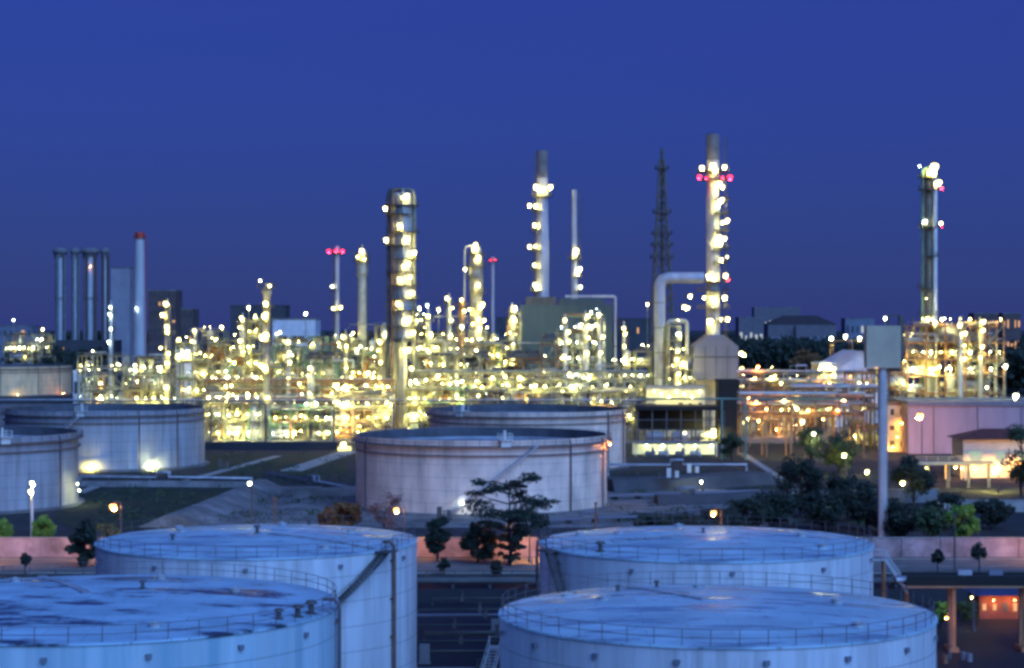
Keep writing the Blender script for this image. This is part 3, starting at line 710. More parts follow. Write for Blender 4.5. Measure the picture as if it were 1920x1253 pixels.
t = thing('post', 'dark red marker post in front of the central tank, right of its lower edge', 'post', (X(1117, 330), 330, 0)); b = MB(); b.cyl((0, 0, 0), (0, 0, 6.6), 0.22, 0.16, n=8); b.box((0, 0, 0.1), (1, 1, 0.2)); b.box((0, 0, 6.6), (0.5, 0.5, 0.25)); b.build('pole', 'rust_pipe', t)
t = thing('post', 'short rusty post standing on the sloping bund right of a white street lamp', 'post', (X(516, 345), 345, 0)); b = MB(); b.cyl((0, 0, 0), (0, 0, 6.2), 0.2, 0.15, n=8); b.box((0, 0, 0.1), (1, 1, 0.2)); b.box((0, -.1, 6.0), (0.9, 0.3, 0.5)); b.build('pole', 'rust_pipe', t)

# weeds and scrub on the open ground between the tanks
b = MB(); rnd = random.Random(61)
for k in range(420):
    px, py = (rnd.uniform(150, 660), rnd.uniform(850, 985)) if k % 2 else (rnd.uniform(1150, 1640), rnd.uniform(885, 985))
    cx_, cy_ = gp(px, py); r = rnd.uniform(.5, 2.2)
    for j in range(14):
        p = Vector((cx_ + rnd.gauss(0, r), cy_ + rnd.gauss(0, r * 1.6), rnd.uniform(.05, .7))); n1 = Vector((rnd.gauss(0, 1), rnd.gauss(0, 1), rnd.gauss(0, .8))).normalized(); n2 = n1.orthogonal().normalized(); q = rnd.uniform(.2, .5)
        b.add([p - n1 * q, p + n2 * q * .4, p + n1 * q, p - n2 * q * .4], [(0, 1, 2, 3)])
struct(b.build('weeds', 'leaf_mid'), 'stuff')
# low pipe runs and fittings between the tanks
for lab, (a, c), n, m in (('three low grey pipes along the foot of the dark bund right of the central tank', ((1140, 938), (1440, 930)), 3, 'wall_blue'), ('pair of low pale pipes crossing the dark lawn below the tank with two floodlights', ((150, 900), (470, 905)), 2, 'stack_grey'), ('pair of low pipes from the concrete path toward the central tank', ((500, 893), (690, 930)), 2, 'wall_blue'), ('two thin pipes under the lit canopy behind the dark bund', ((1140, 893), (1400, 893)), 2, 'stack_grey'), ('two pipes leading from the central tank foot to the marker post', ((1000, 985), (1200, 978)), 2, 'wall_blue'), ('three dark pipes crossing the ground in front of the dark shrub trees', ((1180, 975), (1480, 985)), 3, 'steel_dark')):
    (xa, ya), (xb, yb) = gp(*a), gp(*c); t = thing('pipeline', lab, 'pipeline', (xa, ya, 0), 'low pipelines between the tanks'); d = Vector((xb - xa, yb - ya, 0)); L_ = d.length; d.normalize(); sd = Vector((-d.y, d.x, 0))
    for k in range(n):
        b = MB(); o = sd * (k * 1.1); r = (.3, .2, .26)[k]; z = 2.7 if 'behind the dark bund' in lab else .9
        b.tube([o + Vector((0, 0, 0)), o + Vector((0, 0, z)), o + d * L_ * .45 + Vector((0, 0, z)), o + d * L_ * .45 + Vector((0, 0, z + 1.1)), o + d * (L_ * .45 + 3) + Vector((0, 0, z + 1.1)), o + d * (L_ * .45 + 3) + Vector((0, 0, z)), o + d * L_ + Vector((0, 0, z)), o + d * L_], r, 8); b.build('pipe', m, t)
    b = MB()
    for k in range(int(L_ / 5)):
        c_ = d * (k * 5 + 2) + sd * ((n - 1) * .55); b.box((c_.x, c_.y, .3), (.5, n * 1.2, .6), math.atan2(d.y, d.x))
    o = b.build('sleeper', 'concrete_dark', t)
for px, py, lab in ((1262, 922, 'small pale valve cabinet pair on the dark bund right of the central tank'), (833, 975, 'dark valve stand at the foot of the central tank, left of the white light'), (1300, 912, 'small pale box on the dark bund, right of the cabinet pair'), (420, 880, 'small dark pump stand beside the long pale path')):
    D = DG(py); t = thing('valve_stand', lab, 'valve stand', (X(px, D), D, 0), 'valve stands between the tanks'); zb = 2.6 if py in (922, 912) else 0
    b = MB(); b.box((0, 0, zb + .2), (3, 1.6, .4)); b.build('base', 'concrete_dark', t)
    b = MB(); b.box((-.9, 0, zb + 1.4), (.9, .8, 2.0)); b.box((.8, 0, zb + 1.1), (.8, .7, 1.4)); b.build('cabinet', 'pole_white' if zb else 'steel_dark', t)
    b = MB(); b.cyl((0, 0, zb + .4), (0, 0, zb + 1.6), .14, n=8); b.lathe([(.34, 1.6), (.42, 1.65), (.34, 1.7)], 12, (0, 0, zb)); b.build('valve', 'rust_pipe', t)
# trees
tree('tall dark tree in tiers of flat branches before the central tank', 955, 300, 13.6, 6.6, 11, 'leaf_dark', 8600, 'tiers', base=1.3, ls=0.33)
tree('nearly bare thin tree left of the central tank beside an orange lamp', 722, 322, 9.2, 3.4, 12, 'leaf_bare', 320, 'bare', base=3.0, ls=0.3, trunk_r=0.14)
tree('wider rust orange bush tree at the left foot of the central tank', 650, 342, 6.3, 2.6, 13, 'leaf_rust', 1500, base=0.6)
tree('narrower rust orange bush tree next to a larger one by the central tank', 615, 340, 5.4, 1.9, 14, 'leaf_rust', 1000, base=0.5)
tree('small dark tree left of the tiered tree, over the orange lit wall', 820, 305, 8.0, 1.9, 15, 'leaf_dark', 1300, base=.7)
tree('dark low tree tucked under the left side of the tiered tree', 895, 303, 6.0, 3.0, 115, 'leaf_dark', 1700, base=.3)
tree('black round tree at the left, between the pink wall and the tank', 160, 298, 7.4, 2.7, 16, 'leaf_dark', 2200, base=.2)
tree('bright green bush with painted lamp light, right of the twin lamp post', 82, 327, 4.8, 1.9, 17, 'leaf_green_lit', 1100, base=0.8, name='shrub', cat='shrub')
tree('bright green bush cut by the left edge of the picture', 4, 325, 4.6, 1.7, 18, 'leaf_green_lit', 1000, base=0.8, name='shrub', cat='shrub')
tree('olive green shrub above the pink wall near the orange street lamp at left', 200, 318, 4.4, 2.4, 19, 'leaf_mid', 1100, base=0.6, name='shrub', cat='shrub')
tree('low olive hedge like shrub just above the roof of the riser pipe tank', 300, 320, 3.6, 3.2, 119, 'leaf_mid', 1100, base=0.4, name='shrub', cat='shrub')
tree('bright green tree with painted glow behind the pink wall on the right', 1808, 318, 7.6, 3.0, 20, 'leaf_green_lit', 2000, base=1.6)
tree('dark tree below the grey board pole, on its left', 1500, 372, 11.5, 5.0, 21, 'leaf_dark', 2300, base=1.8)
tree('dark tree next to the grey board pole foot, its crown touching the white pole', 1590, 366, 9.4, 5.0, 22, 'leaf_dark', 2300, base=1.4)
tree('low spreading dark tree behind the left half of the right hand tank roof', 1275, 330, 5.0, 4.2, 23, 'leaf_dark', 1500, base=1.0)
tree('low dark tree behind the orange lamp over the right hand tanks', 1400, 345, 6.2, 4.4, 24, 'leaf_dark', 1700, base=1.2)
tree('round black tree right of the tall white pole with a lamp in front of it', 1712, 395, 10.8, 4.8, 25, 'leaf_dark', 2100, base=1.4)
tree('dark olive tree cut by the right edge beside the brightest lamp', 1915, 420, 15.0, 5.2, 26, 'leaf_mid', 2200, base=2.5)
tree('bushy dark green tree under the lit orange building left of the white pole', 1572, 480, 10.5, 5.8, 27, 'leaf_mid', 2000, base=1.5)
tree('dark green tree by the small green lamps among the pipe racks', 1520, 520, 10.0, 4.2, 28, 'leaf_mid', 1600, base=1.5)
tree('dark green shrub by the foot of the dark pole beside the lit green canopy', 1372, 520, 8.0, 3.2, 29, 'leaf_mid', 1200, base=1.0)
tree('dark tree in front of the low fence right of the white pole', 1660, 345, 6.6, 3.4, 30, 'leaf_dark', 1500, base=1.0)
tree('dim green tree between the white pole and the bright green tree', 1745, 330, 6.4, 3.6, 31, 'leaf_mid', 1500, base=1.0)
tree('rust tinted tree standing before the far dark wood right of the big lit stack', 1510, 1180, 21, 10, 32, 'leaf_rust', 900, base=3, ls=1.5)
tree('dark tree with pointed top beside the far left lit plant', 112, 1085, 26, 10, 33, 'leaf_dark', 1100, base=2, ls=1.2)
for k, (px, D, h, cr, lab) in enumerate(((1450, 352, 8.0, 4.6, 'dark tree next to the orange lamp tree, well left of the board pole'), (1545, 350, 7.6, 4.4, 'low dark tree under the two dark trees left of the white pole'), (1625, 350, 8.2, 3.8, 'dark tree crowding the white pole foot on its left'), (1350, 338, 4.6, 4.0, 'low dark shrub tree directly behind the orange lamp at the right hand tanks'), (1218, 336, 3.8, 3.4, 'low dark shrub tree right of the dark red marker post'), (1690, 335, 6.8, 4.2, 'dark tree right of the white pole foot, below the round black tree'), (1860, 352, 6.0, 3.8, 'dark tree right of the bright green tree, before the pale low wall'), (1775, 352, 6.6, 3.8, 'dark tree behind the left side of the bright green tree'))):
    tree(lab, px, D, h, cr, 200 + k, 'leaf_dark', 1700, base=.6, ls=.5)
for px, lab in ((1836, 'large clipped ball shrub on a stem by the right hand road'), (1758, 'small clipped ball shrub on a stem by the right hand road')):
    big = px > 1800; tree(lab, px, 292, 4.4 if big else 3.4, 1.35 if big else 1.0, px, 'leaf_dark', 900, base=1.7 if big else 1.2, ls=0.28, name='shrub', cat='shrub')
tree('clipped ball shrub on a stem by the road at the left edge', 47, 290, 3.1, 0.9, 77, 'leaf_dark', 800, base=1.2, ls=0.26, name='shrub', cat='shrub')
tree('low clipped shrub left of the tiered tree by the road', 832, 289, 2.6, 1.0, 78, 'leaf_dark', 800, base=.3, ls=0.26, name='shrub', cat='shrub')
tree('low clipped shrub in front of the tiered tree trunk', 930, 287, 2.4, 1.0, 79, 'leaf_dark', 800, base=.2, ls=0.26, name='shrub', cat='shrub')

def wood(px0, px1, D, h, n, seed, leaf='leaf_dark', depth=80):
    rnd = random.Random(seed); b = MB()
    for k in range(n):
        x = X(rnd.uniform(px0, px1), D); y = D + rnd.uniform(0, depth); hh = h * rnd.uniform(0.6, 1.0); r = hh * 0.35
        b.bar((x, y, 0), (x, y, hh * 0.6), 0.5)
        for j in range(70):
            v = Vector((rnd.gauss(0, 1), rnd.gauss(0, 1), rnd.gauss(0, 1))).normalized() * rnd.random() ** 0.4
            p = Vector((x + v.x * r, y + v.y * r, hh * 0.58 + v.z * hh * 0.42)); n1 = Vector((rnd.gauss(0, 1), rnd.gauss(0, 1), rnd.gauss(0, 1))).normalized(); n2 = n1.orthogonal().normalized(); s = 2.2
            b.add([p - n1 * s, p + n2 * s * .7, p + n1 * s, p - n2 * s * .7], [(0, 1, 2, 3)])
    struct(b.build('far_wood', leaf), 'stuff')
wood(1385, 1640, 1420, 27, 190, 5)
wood(-60, 2000, 3000, 26, 260, 6)
wood(1880, 1990, 1000, 27, 40, 7)
wood(20, 150, 1250, 20, 40, 8)

# ================================================================== TALL LANDMARKS OF THE PLANT
G_T = 'distillation columns and stacks'
W = 'warm'
tower('fractionating_column', 'tallest thick column left of centre, lamps zigzagging up its whole height', 'column', 754, 362, 42, 650,
      plats=((385, 'ring'), (402, -0.6), (435, 0.6), (460, -0.6), (486, 0.8), (510, 0.2), (535, 0.6), (560, 0.2), (582, 0.6), (612, 0.3), (640, 'ring')),
      lamps=[(723, 391, W, 1.5), (751, 424, W, 1.6), (725, 450, W, 1.6), (761, 451, W, 1.5), (766, 447, W, 1.3), (778, 474, W, 1.6), (759, 500, W, 1.4), (768, 494, W, 1.3), (752, 524, W, 1.7), (771, 519, W, 1.2), (774, 549, W, 1.5), (748, 569, W, 1.5), (765, 368, W, 1.2), (757, 372, W, 0.9), (769, 598, W, 1.5), (776, 623, W, 1.5), (760, 600, 'white', 1.2), (768, 655, W, 1.5), (757, 655, W, 1.4), (772, 690, W, 1.3), (762, 600, W, 1.3)],
      segs=((0, 0.45), (0.38, 0.45), (0.40, 0.98), (0.955, 1.0), (0.957, 1.0), (1, 1.0)), mat='cladding', head='flat', pipe_side=((-1.2, 'steel_dark', 0.7), (-0.75, 'steel_rust', 0.4), (1.2, 'steel', .5), (0.1, 'cladding_warm', .35)), lad=-0.3, group=G_T, pw=1.9)
tower('stack', 'slim stack crowned by two red warning lamps, left of centre', 'stack', 632, 462, 9, 800,
      plats=((474, 'ring'), (581, 'ring'), (541, -1.2)), lamps=[(617, 471, 'red', 1.6), (643, 471, 'red', 1.5), (630, 471, 'red', 1.1), (624, 537, 'white', 1.1), (626, 578, W, 1.3), (640, 576, W, 1.4)], mat='stack_grey', head='open', lad=-1.3, group=G_T, pw=2.2)
tower('stack', 'pale column with one lit head just left of the thickest column', 'column', 679, 470, 17, 780, plats=((490, 'ring'), (479, 'ring')), lamps=[(679, 470, W, 1.7), (672, 482, W, 1.1), (684, 486, W, 0.9)], mat='cladding_warm', lad=0.9, group=G_T, segs=((0, 1), (0.845, 1), (0.86, 1.35), (0.96, 1.35), (1, 0.8)), pw=1.0)
tower('fractionating_column', 'stepped column with lit crown right of the thickest column', 'column', 893, 466, 26, 740,
      plats=((478, 'ring'), (500, 'ring'), (520, -0.9), (548, 0.6), (575, 'ring'), (600, 'ring')), lamps=[(892, 459, W, 1.5), (888, 466, W, 1.2), (897, 483, W, 1.7), (872, 505, W, 1.4), (897, 534, W, 1.5), (905, 570, W, 1.7), (902, 575, W, 1.5), (897, 598, W, 1.6), (908, 600, W, 1.3), (900, 616, W, 1.6), (880, 580, W, 1.1)],
      segs=((0, 1.5), (0.35, 1.5), (0.37, 1.0), (0.72, 0.85), (0.74, 1.0), (0.92, 1.0), (1.0, 0.7)), mat='cladding_warm', group=G_T, pipe_side=((-1.3, 'cladding'),), pw=1.4)
tower('stack', 'hair thin grey vent stack with dim red tip beside the stepped column', 'stack', 924, 482, 6, 820, plats=((490, 'ring'),), lamps=[(919, 488, 'red', 0.45), (929, 488, 'red', 0.45)], mat='stack_grey', head='open', lad=None, group=G_T, pw=1.6)
tower('stack', 'tall grey stack with lamps up its left side, rising from the green furnace', 'stack', 1017, 283, 24, 760,
      plats=((368, 'ring'), (395, -1.4), (432, -1.4), (470, -1.4), (505, -1.4), (545, -1.4)), lamps=[(1005, 351, W, 1.9), (1010, 356, W, 1.5), (1032, 351, W, 1.8), (993, 385, W, 1.6), (1004, 387, W, 1.6), (1002, 422, W, 1.4), (993, 462, W, 1.5), (1004, 462, W, 1.0), (1002, 497, W, 1.4), (1003, 534, W, 1.8), (1006, 540, W, 1.2)],
      mat='stack_grey', head='open', cap=(13, 'stack_soot'), lad=-1.3, group=G_T, segs=((0, 1.05), (0.6, 1.05), (0.78, 0.9), (1, 0.86)), pw=2.0)
tower('stack', 'shorter slim stack with three lamps, right of the tall grey stack', 'stack', 1077, 356, 13, 765, plats=((487, 1.0), (518, 1.2), (545, 1.2), (486, 'ring')), lamps=[(1080, 470, W, 2.0), (1078, 477, W, 1.3), (1087, 504, 'white', 1.6), (1083, 514, W, 1.1), (1088, 538, 'white', 1.3)],
      mat='stack_grey', head='open', lad=1.2, group=G_T, segs=((0, 1.05), (0.6, 1.0), (0.7, 0.8), (1, 0.75)), pw=1.6)
tower('stack', 'tallest stack right of centre with red ring platform and bright lamp crown', 'stack', 1337, 252, 26, 700,
      plats=((322, 'ring'), (336, 'ring'), (375, 1.2), (400, 1.2), (432, 1.2), (466, 1.2), (490, 1.2), (528, 'ring'), (545, 'ring'), (578, 'ring'), (600, 0.9)),
      lamps=[(1314, 316, W, 1.8), (1334, 313, W, 2.3), (1338, 322, W, 1.9), (1356, 315, W, 1.8), (1310, 333, 'red', 1.7), (1368, 333, 'red', 2.0), (1322, 336, 'red', 1.0), (1352, 335, 'red', 1.0), (1346, 346, W, 2.0), (1352, 352, W, 1.5), (1346, 380, W, 1.9), (1351, 376, W, 1.6), (1343, 390, W, 1.3), (1362, 414, W, 1.6), (1352, 418, W, 1.3), (1346, 446, W, 1.8), (1356, 448, W, 1.6), (1348, 458, W, 1.5), (1349, 488, W, 1.6), (1361, 482, W, 0.9),
             (1308, 521, 'red', 1.2), (1326, 518, W, 2.1), (1336, 524, W, 2.0), (1358, 517, W, 1.8), (1364, 525, 'red', 1.0), (1333, 560, W, 1.9), (1318, 558, W, 1.2), (1356, 558, W, 1.9), (1328, 602, W, 2.3), (1362, 598, W, 1.7), (1349, 598, W, 1.0), (1294, 555, W, 1.6), (1283, 575, W, 1.6), (1290, 577, W, 1.3)],
      mat='stack_grey', head='open', cap=(9, 'stack_soot'), lad=1.3, group=G_T, segs=((0, 1.5), (0.26, 1.5), (0.30, 1.0), (0.78, 1.0), (0.80, 0.9), (1, 0.95)), pw=3.4, ls=0.95)
tower('stack', 'tall twin pipe stack at far right with a glaring lamp on top', 'stack', 1741, 322, 15, 620, plats=((333, 'ring'), (356, 'ring'), (426, 'ring'), (480, 1.0), (540, -1.0), (590, 'ring')),
      lamps=[(1748, 314, W, 2.6), (1745, 322, W, 2.0), (1738, 324, W, 1.3), (1722, 312, 'cool', 0.7), (1758, 343, W, 1.8), (1752, 345, W, 1.4), (1766, 353, 'red', 0.9), (1731, 416, 'white', 1.3), (1764, 418, W, 1.1), (1766, 425, 'red', 0.4), (1733, 560, W, .5), (1735, 598, W, 1.4), (1750, 605, W, 1.2)],
      mat='steel', head='open', lad=-0.4, group=G_T, pipe_side=((0.8, 'pole_white', .75), (-1.3, 'steel_green', .5), (1.6, 'steel_rust', .3)), pw=2.0)
tower('fractionating_column', 'slim column lit down its left side, between chimney and plant at left', 'column', 314, 572, 12, 640, plats=((600, -0.6), (575, 'ring'), (625, 0.5), (660, 0.5), (700, .4)), lamps=[(313, 569, W, 1.5), (307, 590, W, 1.5), (315, 612, W, 1.3), (316, 622, W, 1.3), (318, 662, W, 1.2), (303, 652, W, 1.0), (303, 695, W, .9), (316, 680, W, 1.3), (314, 725, W, 1.5), (312, 748, W, 1.3)], mat='cladding_warm', group=G_T, pw=1.3)
tower('fractionating_column', 'dark headed column with lamps at five heights, left of the thick column', 'column', 500, 545, 17, 640, plats=((538, 'ring'), (575, 'ring'), (603, 'ring'), (640, 'ring'), (700, 0.4)), lamps=[(490, 526, 'white', .8), (508, 536, W, .9), (500, 569, W, 1.6), (497, 592, W, 1.5), (500, 588, W, 1.2), (494, 632, W, 2.0), (500, 627, W, 1.6), (497, 688, W, 1.9), (504, 745, W, 1.3), (490, 684, W, 1.2)], mat='cladding_warm', group=G_T, pw=1.5, segs=((0, 1.25), (0.3, 1.25), (0.31, 0.8), (0.93, 0.8), (1, 1.15)))
tower('chimney', 'tall pale concrete chimney with a red band at its rim', 'chimney', 262, 436, 19, 1100, plats=((446, 'ring'),), lamps=[(258, 578, 'cool', .9)], mat='stack_concrete', head='open', lad=0.9, segs=((0, 1.5), (0.5, 1.15), (1, 0.9)), cap=(4, 'red_paint'), pw=0.9, pmat='red_paint')
for px, w, lab in ((113, 21, 'leftmost of four dark capped exhaust stacks on the far left'), (141, 14, 'second from left of four dark capped exhaust stacks'), (169, 26, 'third and widest of four dark capped exhaust stacks'), (197, 14, 'rightmost of four dark capped exhaust stacks, nearest the blue block')):
    big = w > 15
    t = tower('exhaust_stack', lab, 'stack', px, 468, w, 1400, plats=((482, 'ring'), (560, 0.6)) if big else ((484, 'ring'),), lamps=[(px + 4, 500, 'sodium', .35)] if px == 169 else [], mat='stack_grey', head='open', lad=0.6, group='row of four exhaust stacks', cap=(5, 'stack_soot'), pw=0.8)
    z = Z(468, 1400); r = w * 1400 / F / 2; b = MB(); b.lathe([(r * 1.04, z - 3.6), (r * 1.35, z - 2.0), (r * 1.35, z - .6), (r * 1.0, z + .6), (r * .5, z + 1.4), (0.05, z + 1.5)], 20); b.build('stack_cap', 'stack_soot', t)
    b = MB(); rr = r + 0.8
    for a in (-0.2, 0.9): b.cyl(P(a, rr, 20), P(a, rr, z - 4), 0.9, n=8)
    b.build('side_pipe', 'wall_brown' if px in (197, 169) else 'stack_soot', t)

# lattice flare derrick
D = 800; t = thing('lattice_tower', 'black unlit lattice derrick left of the tallest stack', 'tower', (X(1241, D), D, 0), None)
b = MB(); zt, nlev = Z(300, D), 22
def hw(z): return 0.9 + (6.2 - 0.9) * (1 - z / zt) ** 1.1
for k in range(nlev):
    z0, z1 = zt * k / nlev, zt * (k + 1) / nlev; a, c = hw(z0), hw(z1)
    q0 = [(-a, -a), (a, -a), (a, a), (-a, a)]; q1 = [(-c, -c), (c, -c), (c, c), (-c, c)]
    for i in range(4):
        j = (i + 1) % 4
        b.bar((*q0[i], z0), (*q1[i], z1), 0.7); b.bar((*q1[i], z1), (*q1[j], z1), 0.42)
        b.bar((*q0[i], z0), (*q1[j], z1), 0.34); b.bar((*q0[j], z0), (*q1[i], z1), 0.24)
b.build('lattice_frame', 'steel_dark', t)
b = MB(); b.cyl((0, 0, 0), (0, 0, zt + 2.5), 0.55, n=10); b.cyl((0, 0, zt + 2.5), (0, 0, zt + 4.5), 0.8, 0.5, n=10); b.build('flare_pipe', 'steel_dark', t)
for py in (318, 400, 440, 462, 485):
    z = Z(py, D); h_ = hw(z) + 1.5; b = MB()
    for (xa, xb, ya, yb) in ((-h_, h_, -h_, -h_ + 1.3), (-h_, h_, h_ - 1.3, h_), (-h_, -h_ + 1.3, -h_ + 1.3, h_ - 1.3), (h_ - 1.3, h_, -h_ + 1.3, h_ - 1.3)): b.b2(xa, xb, ya, yb, z, z + 0.2)
    for s in (-1, 1): rail_line(b, (-h_, s * h_, z + .2), (h_, s * h_, z + .2), w=0.14); rail_line(b, (s * h_, -h_, z + .2), (s * h_, h_, z + .2), w=0.14)
    b.build('platform', 'steel_dark', t)

# overhead ducts
def duct(label, pts, D, rpx, mat):
    r = rpx * D / F / 2; q = [Vector((X(px, D), 0, Z(py, D) if py else 0)) for px, py in pts]
    t = thing('duct', label, 'duct', (q[0].x, D, 0)); o = q[0].x; path = []
    for i, p in enumerate(q):
        p = Vector((p.x - o, 0, p.z))
        if 0 < i < len(q) - 1:
            a, c = Vector((q[i - 1].x - o, 0, q[i - 1].z)), Vector((q[i + 1].x - o, 0, q[i + 1].z)); da, dc = (a - p).normalized(), (c - p).normalized(); e = r * 1.8
            for k in range(6):
                u = k / 5; path.append((p + da * e) * (1 - u) ** 2 + p * 2 * u * (1 - u) + (p + dc * e) * u * u)
        else: path.append(p)
    b = MB(); b.tube(path, r, 20); b.build('duct_shell', mat, t)
    for i in range(len(q) - 1):
        a, c = q[i], q[i + 1]; L = (c - a).length; n = int(L / 8)
        for k in range(1, n):
            p = a + (c - a) * k / n; d = (c - a).normalized() * 0.2; p = Vector((p.x - o, 0, p.z)); b = MB(); b.cyl(p - d, p + d, r * 1.07, n=20); b.build('flange', 'steel', t)
    return t
duct('big pale elbow duct climbing and turning right into the tallest stack', [(1237, 0), (1237, 521), (1320, 521)], 694, 21, 'stack_grey')
duct('smaller arched duct looping inside the big elbow duct', [(1252, 0), (1252, 602), (1288, 602), (1288, 0)], 692, 8, 'cladding_warm')
duct('slim arched pipe rounding the right shoulder of the green furnace', [(1060, 556), (1154, 556), (1154, 0)], 736, 5, 'stack_grey')

# furnaces
D = 744; t = thing('furnace', 'dull green box furnace under the two grey stacks', 'furnace', (X(1062, D), D, 0))
w = X(1150, D) - X(978, D); h = Z(572, D)
b = MB(); b.b2(-w / 2, w / 2, 0, 34, 6, h)
for k in range(15): b.b2(-w / 2 + w * k / 14 - .12, -w / 2 + w * k / 14 + .12, -0.15, -0.004, 6, h - 0.01)
b.build('casing', 'sheet_green', t)
b = MB(); b.b2(-w / 2 + 2, -w / 2 + 13, 3, 28, h + .01, h + 3.0); b.build('stack_base', 'steel_dark', t)
b = MB(); b.b2(-w / 2 + 14.5, w / 2 - 3, 3, 28, h + .01, h + 2.4); b.build('roof_duct', 'sheet_green', t)
b = MB()
for x in (-w / 2 + .5, -w / 6, w / 6, w / 2 - .5):
    for y in (1, 33): b.bar((x, y, 0), (x, y, 6), 0.6)
b.build('support_frame', 'steel', t)
b = MB(); rail_line(b, (-w / 2, 0, h), (w / 2, 0, h), w=0.14); b.build('railing', 'steel_dark', t)

D = 690; t = thing('furnace', 'grey gabled furnace house below the tallest stack', 'furnace', (X(1343, D), D, 0))
w = X(1385, D) - X(1301, D); z0, h, rg = Z(712, D), Z(650, D), Z(628, D)
prof = [(-w / 2, z0), (w / 2, z0), (w / 2, h), (w / 6, rg), (-w / 6, rg), (-w / 2, h)]
b = MB(); n = 6; vs = [(x, 0, z) for x, z in prof] + [(x, 15, z) for x, z in prof]
b.add(vs, [(5, 4, 3, 2, 1, 0)[::-1], tuple(range(6, 12))[::-1]] + [((i + 1) % n, i, n + i, n + (i + 1) % n) for i in range(n)])
b.m = 1
for x in (-0.12, w / 4, -w / 4): b.b2(x - .09, x + .09, -0.14, -0.01, z0, h)
b.b2(-w / 2, w / 2, -0.3, -0.15, z0 + 7.5, z0 + 7.9)
b.build('casing', ['sheet_grey', 'wall_dark'], t)
b = MB(); b.b2(-w / 2 + .3, w / 2 - .3, 1, 14, Z(722, D), z0 - .02); b.build('burner_floor', 'cladding_warm', t)
b = MB()
for x in (-w / 2 + .4, 0, w / 2 - .4):
    for y in (1.2, 13.8): b.bar((x, y, 0), (x, y, z0 - .02), 0.6)
rail_line(b, (-w / 2 - 2, -1.5, z0 + .1), (w / 2 + 2, -1.5, z0 + .1), w=0.12); b.b2(-w / 2 - 2, w / 2 + 2, -1.6, -0.32, z0 - .15, z0 + .1)
b.build('support_frame', 'steel', t)
for lx, ly, s in ((1391, 662, 1.6), (1396, 665, 1.4), (1392, 692, 1.7), (1395, 700, 1.3), (1392, 725, 1.5), (1393, 793, 1.6), (1393, 785, 1.1)): lamp(t, ((lx - 1343) * D / F, 1.5, Z(ly, D)), W, s * .9)
